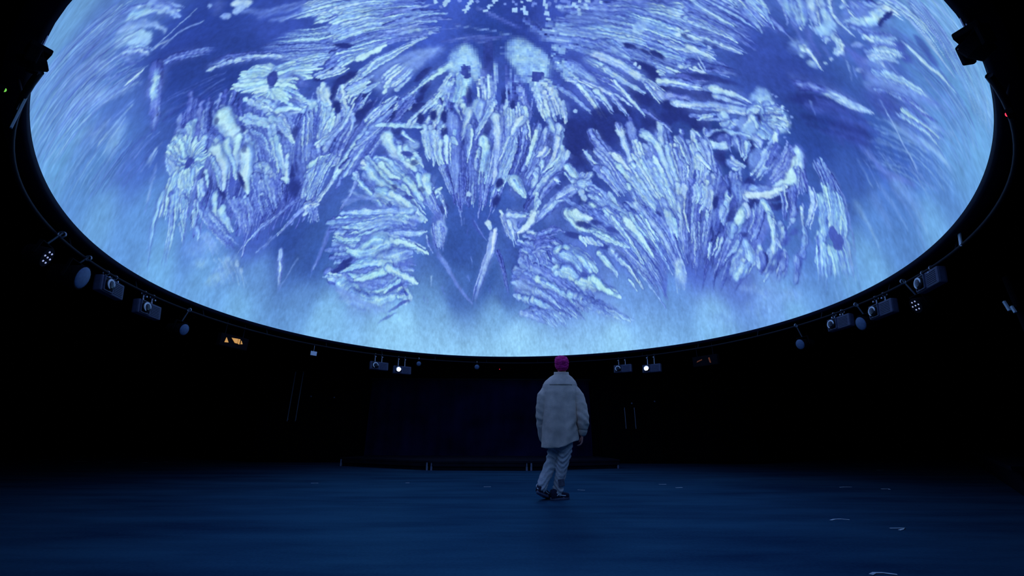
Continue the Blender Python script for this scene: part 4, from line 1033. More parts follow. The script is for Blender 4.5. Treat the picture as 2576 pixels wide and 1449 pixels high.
F 1 13.8 9.5 .88 t=.6 sh=.5 j=0:910,523 909,501 890,474 859,443
F 1 8.5 5.5 .96 j=0:915,524 913,506
F 3 10.1 6.6 .84 t=.6 sh=.5 j=.88:855,500 846,469 826,433|825,454 837,440 822,411
F 4 17.9 11.2 .9 t=.8 sh=.3 tx=1.2 j=.89:775,438 791,417 804,396|770,427 785,406 804,389
F 1 8.9 5.3 .85 j=0:864,448 845,422 828,397
F 2 13.4 8.9 .72 t=.4 sh=.5 j=.89:894,444 873,417 848,382|885,445 860,407 843,377
F 1 8.8 6.6 .9 j=0:889,447 899,441
F 1 18.1 15.8 .78 t=.5 sh=.6 tx=1.2 j=0:952,438 917,404 883,369 851,336
F 1 9.7 8.8 .9 t=.5 sh=0 j=0:951,440 925,418 899,396
F 1 10.8 12.9 .92 t=.7 j=0:920,482 936,469 957,448
F 2 8.6 7.3 .9 j=.86:956,479 950,462 950,451|986,484 980,467 966,447
F 2 6.5 5.2 .88 j=.86:926,455 938,450|963,463 973,456
F 1 15 12.9 .86 j=0:954,450 974,454 992,466
F 4 9.1 5.5 .85 t=.6 sh=.4 j=.91:837,398 836,374 831,334|846,371 835,349 828,334
B 781 336 49.7 12.7 -3.14 .6 .7 .6 .5 .6
B 976 417 11.9 10.1 -2.44 .8 .9 .4 .5 .6
B 965 429 11.7 10.1 -2.43 .8 .9 .4 .5 .6
F 1 8.9 4.8 .7 t=.3 j=0:963,596 979,573 1011,552 1046,526
F 1 8.1 4.4 .93 t=.5 sh=.6 tx=1.2 j=0:962,591 986,569 1015,550 1039,529
F 1 8.3 5.4 .55 t=.2 sh=.4 j=0:958,538 970,522
F 1 9.5 5.4 .9 t=.5 sh=.6 tx=1.2 j=0:958,538 983,518 1013,505 1045,490
F 1 10.3 5.4 .85 t=.5 sh=.6 j=0:984,544 1017,524 1048,498 1078,475
F 2 10.4 5.4 .7 t=.4 sh=.5 j=.83:973,504 1010,482 1047,466|1013,516 1046,495 1087,466
F 1 9.7 4.8 .92 t=.5 sh=.6 j=0:1026,556 1059,541 1096,517 1126,499
F 1 8.7 4.7 .9 t=.5 sh=.6 tx=1.3 j=0:1019,627 1038,601 1060,572 1095,526
F 1 4.6 3.8 .6 t=.2 j=0:1015,634 1024,623
F 1 11.5 5.8 .66 t=.3 sh=.6 tx=.6 j=0:1042,646 1061,614 1087,584
F 1 9.8 5.1 .9 t=.5 sh=.5 j=0:1067,610 1090,579 1124,554 1165,512
F 1 12.1 6.4 .93 t=.6 sh=.6 j=0:1071,640 1099,636 1127,613 1159,581 1196,531
F 1 8.5 5 .9 t=.5 sh=.6 j=0:1091,612 1117,585 1150,561 1188,530
F 1 9.3 5.6 .95 t=.5 sh=.6 j=0:1103,674 1112,653 1130,627
F 1 4.4 3.6 .9 sh=.4 j=0:1108,681 1131,676
F 1 5.5 3.6 .6 t=.2 sh=.2 j=0:1062,692 1102,684
F 1 10.6 6.5 .94 t=.6 sh=.6 j=0:1136,635 1148,614 1167,593 1199,561
F 4 7.4 4.4 .78 t=.5 sh=.5 j=.74:1138,685 1163,670 1191,642|1145,663 1170,639 1202,616|1160,629 1189,594 1208,564
F 1 8 4.4 .92 j=0:1169,711 1183,677 1201,650 1220,608
F 4 7.3 4.7 .82 t=.6 sh=.5 j=.73:1168,673 1194,644 1211,601 1234,551|1197,698 1217,683 1230,653
F 1 6 4.6 .8 sh=.5 j=0:1168,710 1187,703 1201,697
F 14 8.8 3.6 .88 t=.7 sh=.45 j=1.39:1054,523 1118,489 1183,464|1075,522 1139,491 1192,471|1089,556 1154,512 1214,476|1107,584 1168,533 1227,487|1135,590 1184,545 1239,497
F 10 6.7 3.7 .8 t=.5 sh=.4 j=1.31:1178,609 1208,564 1243,512|1230,630 1246,585 1263,531|1250,636 1264,591 1279,546
F 4 7 4.1 .9 t=.6 j=.82:1077,501 1112,475 1165,452|1101,480 1122,458 1146,440
F 12 8.5 5.5 .75 t=.55 sh=.4 j=1.92:982,457 1029,450 1080,429|996,422 1034,410 1066,396|1050,455 1078,435 1112,430
F 2 15.4 11 .92 t=.9 j=.88:997,405 1018,397 1053,390|963,383 986,377 1012,378
B 976 404 14.1 8.2 -2.77 .12 .9 .4 .4 0
B 898 426 13.9 8.4 -2.9 .12 .9 .4 .4 0
F 40 11.6 7 .6 t=.5 sh=.35 j=3.26 mix=1 bv=.1:846,293 941,268 1056,233|822,250 920,222 1038,187|797,198 898,169 1019,142|784,149 873,127 996,107
F 30 9.2 5 .6 t=.5 sh=.35 j=2.5 mix=1 bv=.1:952,365 1059,328 1195,308|996,389 1125,361 1244,322|1060,415 1163,394 1249,369|1140,458 1207,436 1276,393|1227,522 1255,488 1295,433
F 2 15.7 8.9 .95 t=.8 sh=.5 j=.89:938,357 961,336 995,329|958,373 987,373 1010,377
F 3 13.1 8.8 .93 t=.9 sh=.5 j=.88:1006,350 1041,350 1079,348 1123,349|1019,337 1069,337 1118,342
F 4 9.8 4.7 .93 t=.7 sh=.5 j=1.28:1046,398 1095,377 1142,355 1183,333|1065,400 1115,375 1158,352
F 1 12.6 6.3 .95 t=.8 sh=.5 j=0:1095,410 1126,401 1159,390 1186,377
F 5 8.3 3.3 .92 t=.8 sh=.5 j=1.25:1124,437 1164,416 1193,399|1145,443 1177,422 1201,410|1104,426 1133,409 1165,401
F 2 12.7 4 .95 t=.8 sh=.4 j=.8:1187,483 1208,460 1227,445|1211,497 1231,478 1242,458
F 2 11.7 3.9 .95 t=.8 sh=.4 j=.78:1228,515 1244,501 1255,492|1230,490 1248,477 1259,469
F 1 6.6 2.7 .9 j=0:1262,506 1280,476 1292,458 1302,429
F 4 4.7 2.3 .75 k=s a=.9 j=.78:1169,466 1188,452 1201,445|1251,485 1261,470 1269,459|1280,535 1302,498 1319,472|1282,561 1289,540 1296,517
B 1020 367 27.8 9.2 -2.98 .15 .9 .5 .3 .1
B 960 312 29.5 9.2 -3.07 .15 .9 .5 .3 .1
B 987 348 28.5 9.3 -3.03 .15 .9 .5 .3 .1
B 1071 368 20.3 8.4 -2.96 .2 .9 .5 .3 .1
B 1056 316 21.4 8.3 -2.97 .2 .9 .5 .3 .1
B 1016 226 23.3 8 -3.02 .2 .9 .5 .3 .1
B 1040 227 23.2 8 -2.98 .2 .9 .5 .3 .1
F 5 13.7 9.1 .9 t=.9 sh=.45 j=.91:920,259 969,256 988,241|925,266 978,282 1018,280|985,255 1023,257 1064,245
F 3 17.3 12.8 .93 t=.9 sh=.4 j=.91:940,270 982,273 1020,269|995,260 1037,254 1067,244|932,255 971,247 987,233
F 3 16.2 11.6 .93 t=.9 sh=.5 j=.93:904,215 943,213 989,220|911,202 955,204 1002,198|947,220 975,221 994,211
F 4 15.7 11.2 .9 t=.9 sh=.4 j=.9:994,195 1046,213 1099,226|1005,210 1073,220 1140,231|1057,228 1088,217 1129,223
F 2 14.6 8.9 .88 t=.7 sh=.45 j=.89:1048,296 1077,286 1112,269|1054,294 1092,280 1116,271
F 3 14.3 8.7 .88 t=.6 sh=.45 j=.87:1093,314 1137,306 1186,291|1115,310 1149,304 1175,290
F 3 9 6.7 .85 t=.6 sh=.4 j=.9:986,309 992,303 1001,297|1007,320 1024,312 1038,309|1040,322 1048,319 1054,317
F 3 15.3 9.3 .88 t=.8 sh=.45 j=.93:837,185 892,172 956,161 1003,148|874,175 927,166 981,156
F 3 13.1 8 .86 t=.7 sh=.45 j=.94:848,149 886,147 919,134|871,149 901,142 944,126
F 5 13.1 7.9 .76 t=.7 sh=.3 j=.93:790,132 844,120 904,113 948,105|858,127 903,118 946,112
F 6 12.6 7.6 .74 t=.7 sh=.3 j=.9:970,165 1013,168 1057,169|1043,167 1100,175 1155,188 1209,205|1015,163 1074,162 1131,171
F 6 11.6 7 .66 t=.6 sh=.2 j=.93:905,104 951,104 981,90|800,95 846,89 893,78
F 2 7.3 4.3 .86 t=.8 sh=.4 j=.86:1152,278 1171,271 1187,267|1155,276 1173,273 1183,268
F 2 6.3 2.5 .72 t=.6 sh=.3 tp=.4 j=.84:1186,331 1216,318 1242,308 1274,288|1192,331 1218,317 1229,311
F 5 8.3 5.5 .5 t=.3 sh=.2 j=.92:895,321 921,317 940,311|846,293 884,308 908,321|836,237 857,247 890,239
F 3 7 4.2 .6 j=.93:807,227 816,211 822,199|894,256 903,245 907,234
F 3 11.8 7.1 .62 k=s a=.7 j=.94:789,192 817,187 848,189|781,153 813,148 848,143
B 1269 397 20.6 12.9 1.67 .88 .7 .6 .7 1
B 1276 384 20.5 13 1.66 .88 .7 .6 .7 1
B 1290 387 20.3 13 1.66 .88 .7 .6 .7 1
F 6 4.4 2 .66 k=s a=.6 j=.8:1268,372 1278,359 1287,345|1295,399 1304,386 1310,369
F 5 8.2 4.9 .3 k=s a=.6 j=.82:1236,369 1256,342 1263,316|1195,361 1235,341 1259,324
F 1 11.6 5.5 .92 t=.5 sh=.3 j=0:756,326 766,300 774,269
F 1 10.6 6.9 .92 j=0:835,349 819,316 784,294
F 1 11.4 9.2 .8 j=0:751,343 786,338 816,339
F 24 6.4 3.8 .58 t=.5 sh=.35 j=1.73 mix=1 tp=.35:1052,982 1103,983 1168,991|1070,934 1122,940 1181,937|1089,1016 1129,1016 1180,1019|1123,1052 1160,1043 1202,1028
F 2 7.7 3.8 .92 t=.7 sh=.5 j=.59:1080,974 1108,974 1132,975 1144,976|1063,982 1087,975 1114,975
F 5 6.1 3 .84 t=.6 sh=.4 j=.61:1072,944 1096,951 1125,950 1151,951|1077,931 1102,937 1134,945
F 1 7.7 4.6 .88 t=.6 sh=.5 j=0:1087,911 1113,919 1140,925 1175,935
F 1 7.9 4.7 .95 j=0:1086,906 1098,906 1107,909
F 2 6.1 3.7 .9 sh=.5 j=.61:1114,917 1130,920 1146,924|1147,925 1162,931 1176,933
F 1 7 3.8 .92 sh=.5 j=0:1095,880 1118,883 1142,885
F 1 4.7 3.1 .9 j=0:1122,904 1129,903
F 4 4.8 2.3 .82 t=.6 sh=.35 j=.56:1115,1033 1135,1029 1152,1024|1101,1018 1115,1022 1126,1022|1087,1005 1097,1004 1104,1003
F 1 3.6 2 .9 j=0:1115,1033 1134,1028 1152,1023
F 5 6.4 3.4 .7 t=.6 sh=.3 j=.56:1127,1019 1144,1011 1171,1001|1128,1049 1150,1043 1163,1041
F 3 5.5 2.7 .82 t=.7 sh=.3 j=.55:1129,1050 1147,1050 1157,1051|1138,1062 1151,1055 1159,1049|1153,1045 1172,1029 1184,1020
F 3 5.3 2.7 .8 t=.6 sh=.4 j=.53:1151,1083 1166,1074 1175,1065|1153,1086 1169,1073 1188,1052
F 1 8 3.5 .93 t=.7 sh=.4 j=0:1158,1096 1177,1083 1188,1075 1202,1063
F 2 11.8 7.9 .6 t=.7 sh=.2 j=.53:1158,1090 1174,1075 1189,1064|1172,1118 1186,1100 1200,1082
F 1 7.3 5.2 .95 t=.7 sh=.4 j=0:1174,1129 1190,1110 1205,1095 1211,1093
F 2 4.5 2.6 .75 j=.53:1211,1093 1219,1088 1226,1079|1201,1085 1208,1081
F 1 5.5 4.3 .85 j=0:1178,1144 1191,1133 1204,1125
F 1 9 7.7 .93 t=.7 sh=.4 j=0:1200,1128 1214,1115 1228,1108
B 1214 1111 17.6 8.3 -1.49 .72 .9 .5 .8 .5
B 1216 1097 17.6 8.5 -1.51 .72 .9 .5 .8 .5
F 1 4.5 3.2 .75 j=0:1226,1093 1232,1081
F 2 7.8 5.7 .84 t=.6 sh=.4 j=.52:1227,1108 1237,1107 1247,1097 1251,1080|1231,1105 1244,1094 1251,1078
F 1 3.9 3.1 .94 sh=.2 j=0:1238,1111 1247,1097 1253,1081
B 1253 1066 6.2 2.9 -1.42 .85 .9 .4 .5 .4
B 1255 1048 6.2 3 -1.44 .85 .9 .4 .5 .4
B 1223 1034 21 11 1.76 .6 .8 .8 .6 .8
B 1215 1029 20.9 11.1 1.75 .6 .8 .8 .6 .8
F 3 6.9 4.1 .88 t=.7 sh=.3 tx=1.4 j=.55:1219,1032 1221,1042 1231,1037|1232,1035 1242,1039 1253,1031
F 1 6 3.3 .92 tx=1.3 j=0:1233,1040 1247,1036 1261,1032
B 1232 1020 7.7 6 1.8 .7 .8 .6 .6 1
B 1246 1022 7.8 6 1.76 .7 .8 .6 .6 1
B 1251 1025 7.8 5.9 1.75 .7 .8 .6 .6 1
F 4 5.4 3.2 .45 t=.2 k=s a=.7 j=.54:1185,1065 1201,1052 1213,1044|1209,1070 1225,1056 1244,1049|1233,1075 1243,1070 1252,1069
F 1 4.3 3 .86 j=0:1183,1158 1198,1140 1212,1137
F 2 4.3 3 .85 sh=.3 j=.5:1200,1138 1213,1137 1220,1137 1234,1138|1220,1137 1227,1138 1233,1139
B 1208 1169 35.1 11 1.77 .5 .8 .7 .6 .3
B 1208 1193 35.8 10.4 1.81 .5 .8 .7 .6 .3
F 1 4.9 3.6 .9 t=.7 j=0:1187,1178 1202,1172 1217,1168
F 1 8.4 7.2 .92 t=.7 sh=.4 j=0:1202,1235 1212,1212 1219,1190 1221,1169
F 1 5.4 4.2 .85 t=.7 sh=.3 j=0:1220,1179 1219,1158 1220,1140
F 1 5.8 4.6 .88 j=0:1202,1232 1203,1248 1208,1255
B 1212 1229 22 2.8 1.94 .08 1 .4 .5 0
B 1219 1211 21.7 2.9 1.92 .08 1 .4 .5 0
F 5 5.3 2.9 .66 t=.6 sh=.3 j=.48:1200,1188 1196,1197 1191,1205|1197,1168 1198,1163 1199,1157|1193,1224 1197,1234 1200,1244
F 7 5.3 2.9 .66 t=.6 sh=.25 j=1.22:1223,1154 1229,1174 1233,1200|1235,1160 1241,1183 1238,1216|1242,1164 1244,1187 1250,1204
F 3 6.1 3.2 .92 t=.7 sh=.5 j=.49:1256,1146 1253,1171 1253,1188 1259,1202|1254,1170 1253,1184 1256,1197
F 2 4.9 3.2 .85 t=.7 j=.49:1234,1157 1241,1160 1244,1164|1241,1187 1239,1204 1237,1217
F 2 7.4 4.2 .88 t=.8 sh=.5 j=.49:1267,1134 1267,1158 1269,1183|1260,1143 1261,1168 1266,1183
F 1 4.2 2.5 .85 j=0:1270,1153 1278,1154 1288,1154
B 1275 1098 10.1 3.6 -1.53 .66 .9 .5 .4 .5
B 1269 1121 10.1 3.5 -1.49 .66 .9 .5 .4 .5
B 1246 1130 9.6 3.6 -1.51 .66 .9 .5 .4 .5
B 1248 1135 9.7 3.5 -1.49 .66 .9 .5 .4 .5
F 4 6.4 3.8 .4 t=.2 k=s a=.8 j=.51:1247,1111 1259,1113 1270,1108|1270,1108 1269,1125 1268,1143
F 3 2.6 1.6 .45 k=s a=.8 j=.53:1253,1083 1272,1067 1285,1057|1278,1101 1289,1097
F 3 11.5 7.7 .5 t=.4 sh=.1 k=s a=.9 j=.51:1276,1117 1287,1129 1292,1148|1286,1096 1294,1113 1297,1152
F 2 5.7 3.9 .55 t=.4 k=s a=.9 j=.52:1299,1103 1303,1127 1308,1146|1302,1090 1317,1089 1331,1087
F 10 7.4 4.2 .55 t=.4 sh=.3 tp=.4 j=.64:1106,851 1137,867 1174,889|1114,827 1148,859 1191,885
F 2 5.5 4.2 .84 t=.4 j=.65:1121,872 1133,857 1144,845|1113,831 1133,837 1144,845
B 1161 846 58.1 9.1 -2.62 .06 .9 .5 .5 0
B 1166 814 60.2 9.1 -2.63 .06 .9 .5 .5 0
F 1 12.7 5.6 .5 t=.3 sh=.1 rt=.2 tx=1.2 j=0:1255,952 1268,980 1284,1001 1296,1015
F 1 11.7 6.8 .84 t=.5 sh=.3 rt=.3 tx=1.3 j=0:1280,996 1296,1015 1313,1033 1327,1055
F 1 5.5 4.1 .95 t=.5 sh=0 rt=.3 j=0:1299,1012 1315,1030 1327,1054
B 1288 961 48.9 12.8 -2.02 .05 .8 .6 .5 0
B 1306 979 49.8 12.1 -1.94 .05 .8 .6 .5 0
F 2 2.9 1.5 .5 k=s a=.8 j=.58:1288,955 1297,949 1307,942
B 1133 783 46.7 13 -2.71 .06 1 .4 .5 0
B 1170 806 45.7 12.7 -2.61 .06 1 .4 .5 0
B 1172 731 27.7 19.3 -2.33 .06 1 .4 .5 0
B 1137 735 27.3 19.8 -2.41 .06 1 .4 .5 0
B 1107 730 27.2 20.2 -2.49 .06 1 .4 .5 0
B 1114 702 27.9 20.4 -2.51 .06 1 .4 .5 0
F 1 10.1 8.4 .84 tx=1.3 sh=.3 j=0:1075,776 1101,788 1131,799 1152,813
F 1 14.5 6.4 .88 t=.6 sh=.4 tx=1.3 j=0:1156,819 1184,831 1211,844 1229,848
F 1 10.4 6.9 .6 t=.2 j=0:1100,753 1120,758 1143,768
F 1 10 15 .85 t=.6 sh=.4 tx=1.3 j=0:1118,744 1160,768 1198,799 1235,828
F 1 5 5 .93 sh=0 j=0:1122,742 1161,765 1195,791 1231,819
F 1 10.3 10.3 .7 t=.4 sh=.5 j=0:1154,739 1172,751 1192,770
F 1 4.4 3.4 .92 sh=0 j=0:1168,739 1190,763
B 1236 868 22.6 18 1.3 .72 .95 .4 .7 .6
B 1235 885 22.4 17.7 1.35 .72 .95 .4 .7 .6
B 1267 863 31.7 23.1 1.82 .85 .9 .4 .8 .9
B 1253 868 31.8 23.1 1.85 .85 .9 .4 .8 .9
B 1281 862 31.7 23 1.8 .85 .9 .4 .8 .9
F 9 6.8 4.7 .9 t=.7 sh=.5 tx=1.3 j=1.87:1247,870 1257,886 1268,895|1258,855 1268,875 1278,887|1268,847 1278,867 1289,877|1277,839 1287,851 1298,857
B 1255 885 5.5 3.2 -1.75 .9 .9 .4 .6 .3
B 1270 895 5.5 3.1 -1.72 .9 .9 .4 .6 .3
B 1282 880 5.6 3.1 -1.73 .9 .9 .4 .6 .3
B 1289 865 5.6 3.1 -1.75 .9 .9 .4 .6 .3
B 1272 862 5.6 3.2 -1.77 .9 .9 .4 .6 .3
B 1291 851 5.7 3.1 -1.77 .9 .9 .4 .6 .3
B 1293 870 5.6 3.1 -1.74 .9 .9 .4 .6 .3
B 1280 897 4.3 2.3 -1.75 .6 .9 .4 .4 .3
B 1291 893 4.4 2.3 -1.75 .6 .9 .4 .4 .3
B 1294 880 4.4 2.3 -1.76 .6 .9 .4 .4 .3
B 1298 864 4.5 2.3 -1.78 .6 .9 .4 .4 .3
B 1305 844 4.5 2.4 -1.8 .6 .9 .4 .4 .3
B 1252 903 4.2 2.4 -1.77 .6 .9 .4 .4 .3
B 1246 901 4.2 2.4 -1.78 .6 .9 .4 .4 .3
F 3 11.1 9.5 .9 t=.7 sh=.4 j=.64:1238,848 1238,861 1243,864|1240,826 1243,839 1246,848
F 2 10.1 8.4 .8 t=.6 sh=.5 j=.67:1197,770 1208,769 1210,759|1207,788 1216,782 1220,771
F 3 8.3 6.7 .86 t=.7 sh=.5 j=.67:1205,754 1215,774 1218,782|1228,766 1229,781 1229,796|1225,797 1230,797
B 1238 796 22.2 10.8 1.58 .62 .95 .4 .6 .3
F 1 7.2 5.5 .95 sh=.3 j=0:1245,833 1247,808 1248,786
B 1263 802 24.9 15.3 -1.81 .74 .9 .5 .7 .4
B 1258 791 24.9 15.5 -1.83 .74 .9 .5 .7 .4
B 1264 815 24.8 15.1 -1.8 .74 .9 .5 .7 .4
B 1259 826 16.8 10.2 2.18 .08 1 .25 .4 .1
B 1252 832 10.1 6.4 -1.61 .1 1 .3 .4 .1
B 1265 820 10.2 6.4 -1.63 .1 1 .3 .4 .1
F 1 9.7 8.1 .9 t=.7 j=0:1251,824 1262,817 1269,811
F 2 7.8 5.8 .9 t=.7 sh=.5 j=.68:1191,720 1201,734 1209,746|1233,762 1253,777 1279,796
F 2 7 5.9 .85 j=.7:1188,726 1194,716 1199,709|1199,718 1204,732 1208,743
F 2 14.5 9.7 .86 t=.8 sh=.5 j=.64:1272,832 1286,826 1294,816|1273,800 1281,802 1284,802
F 1 9.8 6.5 .9 j=0:1273,790 1283,791 1287,787
F 1 6.4 6.4 .93 sh=0 j=0:1291,834 1298,819
B 1214 727 16.6 9.8 -2.16 .1 1 .3 .5 0
B 1221 743 16.5 9.6 -2.13 .1 1 .3 .5 0
B 1235 706 17 9.7 -2.15 .1 1 .3 .5 0
B 1236 688 17.2 9.8 -2.17 .1 1 .3 .5 0
B 1243 690 19.6 12.3 2.56 .06 1 .4 .5 0
B 1273 767 18.2 11.9 2.55 .06 1 .4 .5 0
B 1281 734 18.3 12.2 2.59 .06 1 .4 .5 0
B 1228 735 16.7 9.6 -2.13 .4 .95 .4 .3 .6
F 1 7.6 6.9 .93 t=.6 j=0:1215,707 1230,717 1244,737
B 1259 759 22.1 12.6 1.58 .55 1 .35 .5 .3
B 1251 757 22.1 12.7 1.58 .55 1 .35 .5 .3
F 1 10.1 4 .9 t=.6 sh=0 j=0:1266,766 1270,748 1276,727
F 1 15.2 5.1 .6 sh=.3 j=0:1247,757 1259,744 1271,732
B 1294 756 34.8 16.3 1.59 .55 1 .35 .7 .3
F 3 6.6 4.3 .88 t=.6 sh=.3 j=.66:1298,797 1305,764 1302,715|1299,792 1305,751 1305,720
F 1 9.2 5 .93 t=.6 sh=.4 j=0:1309,796 1315,760 1315,714
F 1 7.1 4.2 .55 j=0:1306,817 1312,792 1315,762
B 1268 702 20 10.8 -2.47 .55 1 .35 .6 .4
F 2 6.9 5.9 .85 j=.69:1268,678 1279,693 1285,716|1255,720 1268,716 1283,718
F 2 5.9 4.2 .85 j=.7:1285,716 1289,699 1294,687|1272,665 1283,663 1293,660
B 1339 791 39.5 18.6 1.58 .42 .9 .5 .3 .3
B 1340 760 39.7 19.2 1.55 .42 .9 .5 .3 .3
B 1337 829 39.2 17.9 1.62 .42 .9 .5 .3 .3
F 5 4.8 3.2 .6 t=.3 sh=.3 j=.64:1316,822 1324,798 1330,751|1331,843 1343,803 1343,751
F 1 11.4 6.5 .94 t=.7 sh=.4 j=0:1342,835 1353,808 1357,764 1349,727 1341,702
F 1 7.8 4.7 .92 t=.7 sh=.3 j=0:1334,849 1348,830 1355,804|1333,854 1344,838 1351,820
F 6 5.8 4.1 .7 t=.5 sh=.4 j=.69:1311,675 1319,693 1334,702|1318,671 1331,690 1343,704
B 1309 696 17 10.9 1.66 .07 1 .4 .5 0
B 1368 749 16.8 10 -1.47 .07 1 .4 .5 0
B 1368 761 16.7 9.9 -1.46 .07 1 .4 .5 0
F 10 6.4 4.3 .6 t=.4 sh=.45 j=.71:1183,704 1205,688 1232,655|1222,685 1246,668 1261,661|1245,662 1260,640 1271,610
F 1 7.1 4.6 .84 j=0:1196,701 1214,685 1232,660
F 1 7.2 4.7 .9 j=0:1203,659 1221,654 1234,652
F 6 6.2 3.7 .78 t=.5 sh=.4 j=.73:1233,644 1242,617 1251,590|1253,637 1256,616 1258,597
F 6 7.1 3.5 .6 t=.3 sh=.4 j=.71:1264,664 1272,641 1276,616|1279,681 1290,661 1297,640|1294,687 1301,675 1310,656
F 14 3.6 1.8 .6 t=.6 sh=.3 j=1.5:1356,860 1378,852 1404,835|1368,882 1389,875 1412,861|1387,882 1402,883 1417,882
F 6 4.1 2.2 .45 t=.3 sh=.2 j=.63:1353,810 1368,794 1380,772|1361,827 1378,817 1395,808
F 3 3.2 1.9 .65 j=.63:1351,821 1361,810 1371,790
F 1 2.9 1.5 .5 k=s a=.8 j=0:1288,958 1297,949 1306,943
F 2 8.6 5.8 .34 k=s a=.6 j=.58:1319,973 1338,965 1358,957|1357,909 1362,931 1364,955
F 34 8.2 4.8 .5 t=.35 sh=.4 j=2.23 mix=1 tp=.3 bv=.1:1195,574 1228,499 1285,412|1239,612 1266,534 1307,433|1279,654 1304,549 1331,436|1334,650 1349,553 1363,450|1371,679 1394,594 1410,501
F 5 8.9 3.9 .82 t=.5 sh=.4 j=.78:1192,562 1213,533 1255,495|1203,576 1218,537 1246,496|1209,511 1226,493 1240,463
F 6 6.3 3.7 .86 t=.6 sh=.4 j=.75:1221,591 1229,570 1230,552|1237,606 1248,583 1248,552|1253,621 1261,596 1269,560
F 2 8.1 3.7 .92 j=.74:1253,621 1262,590 1267,563|1265,605 1275,595 1283,563
F 4 5.7 3 .76 j=.76:1269,560 1281,536 1293,532|1281,567 1288,544 1298,513|1259,503 1275,484 1293,454
F 1 5.8 2.7 .86 j=0:1259,508 1276,484 1291,456
F 2 20.1 14.6 .5 t=.4 sh=.4 j=.73:1281,651 1293,610 1305,563|1287,604 1294,575 1309,531
F 2 10.9 4.7 .8 t=.6 sh=.3 j=.73:1296,627 1306,601 1317,567|1295,605 1301,583 1306,566
F 2 6.8 3.8 .75 j=.76:1329,554 1335,524 1339,492|1308,486 1314,476 1318,468
B 1320 597 26.7 8.5 1.78 .06 1 .4 .5 0
B 1278 593 27.3 8.7 1.75 .06 1 .4 .5 0
B 1332 665 26.4 8 1.82 .06 1 .4 .5 0
B 1346 694 45.6 8.3 -2 .07 1 .4 .5 0
B 1368 739 45.4 7.8 -1.92 .07 1 .4 .5 0
B 1373 711 46.1 7.9 -1.94 .07 1 .4 .5 0
B 1387 739 17.2 6.2 -2.2 .07 1 .4 .5 0
B 1360 595 19 6.7 -2.38 .07 1 .4 .5 0
B 1353 632 18.3 6.7 -2.37 .07 1 .4 .5 0
F 1 15.9 10.6 .5 j=0:1298,666 1313,647 1320,638
F 1 7 5.2 .9 j=0:1314,669 1323,658 1328,657
F 3 13.6 10.2 .6 t=.6 sh=.2 j=.68:1313,675 1329,693 1344,719|1315,683 1333,704 1351,739
F 1 7.7 5 .96 t=.5 sh=.4 j=0:1321,673 1339,694 1351,724 1362,769
F 2 14.4 9 .9 t=.8 sh=.5 j=.72:1336,637 1341,604 1340,563|1332,626 1335,591 1337,564
F 1 5.9 4.2 .9 j=0:1333,648 1344,642 1346,628
F 3 10.9 7.3 .72 t=.7 j=.73:1324,575 1331,566 1341,558|1336,590 1338,575 1343,562
B 1368 653 44.7 22.9 1.67 .42 1 .4 .4 .4
B 1375 629 44.7 23.4 1.65 .42 1 .4 .4 .4
F 6 6.9 4.5 .55 t=.4 sh=.25 j=.69:1341,660 1357,643 1362,607|1357,683 1372,654 1381,613
F 1 8.4 6.8 .85 t=.7 sh=.5 j=0:1350,690 1367,690 1382,679
F 1 10.2 10.2 .93 t=.7 sh=.5 j=0:1376,680 1396,666 1411,645 1423,617 1427,574
F 1 5.1 5.1 .9 j=0:1386,680 1392,677
F 1 10.5 7.7 .9 t=.7 j=0:1399,609 1405,598 1414,595
F 3 14 10.5 .7 t=.6 sh=.2 tp=.3 j=.7:1418,622 1419,595 1424,565|1401,586 1413,576 1426,572
F 1 15 10.7 .92 t=.8 sh=.5 tp=.2 j=0:1370,583 1390,573 1395,551 1391,512
F 4 10.9 7.3 .76 t=.7 sh=.3 tp=.4 j=.73:1373,572 1374,537 1379,487|1386,542 1385,513 1389,484|1399,553 1401,525 1400,499
F 4 6.2 4.4 .55 j=.73:1357,578 1358,546 1356,502|1357,585 1360,559 1356,526
F 2 10 6.7 .84 t=.7 sh=.5 j=.67:1398,691 1411,680 1422,656|1407,691 1415,690 1416,673
F 1 6.7 5.1 .8 j=0:1410,659 1419,658 1423,658
F 6 5.5 3.3 .6 t=.4 sh=.4 j=.65:1357,741 1374,728 1393,705|1370,781 1384,764 1401,738|1404,734 1408,714 1412,696
F 1 4.9 3.9 .78 j=0:1405,733 1408,721
F 2 5.4 3.2 .8 t=.5 sh=.5 j=.64:1396,776 1405,758 1419,747|1397,766 1412,753 1434,734
F 1 6.9 3.8 .88 t=.5 sh=.5 j=0:1387,815 1402,804 1417,777 1430,750
F 2 9.6 6.4 .8 t=.8 sh=.4 j=.64:1427,743 1438,732 1447,713|1435,730 1442,721 1448,709
F 1 7.2 4.9 .72 t=.6 j=0:1453,706 1455,692 1458,683
F 3 10 5 .6 t=.6 sh=.2 tp=.4 j=.67:1433,664 1448,653 1462,624|1435,656 1442,625 1450,583|1444,660 1454,651 1461,637
F 3 9.8 3.9 .62 t=.7 sh=.2 tp=.4 j=.65:1456,694 1465,678 1475,655|1458,677 1469,671 1480,635
B 1422 681 19.8 7.5 1.5 .3 .8 .6 .5 .2
B 1420 713 19.7 7.3 1.53 .3 .8 .6 .5 .2
B 1429 641 20 7.7 -1.67 .3 .8 .6 .5 .2
B 1436 607 20.3 7.8 -1.7 .3 .8 .6 .5 .2
F 10 9.1 4.6 .78 t=.95 sh=.2 tx=.9 j=1.52:1408,818 1430,798 1451,767 1472,733|1407,844 1428,832 1444,814|1420,869 1441,862 1464,840 1482,820
F 8 9.2 3.1 .74 t=.95 sh=.15 tp=.5 j=1.53:1444,763 1466,736 1489,713 1512,694|1469,774 1492,765 1510,748|1477,805 1494,801 1518,793|1474,833 1498,823 1521,816
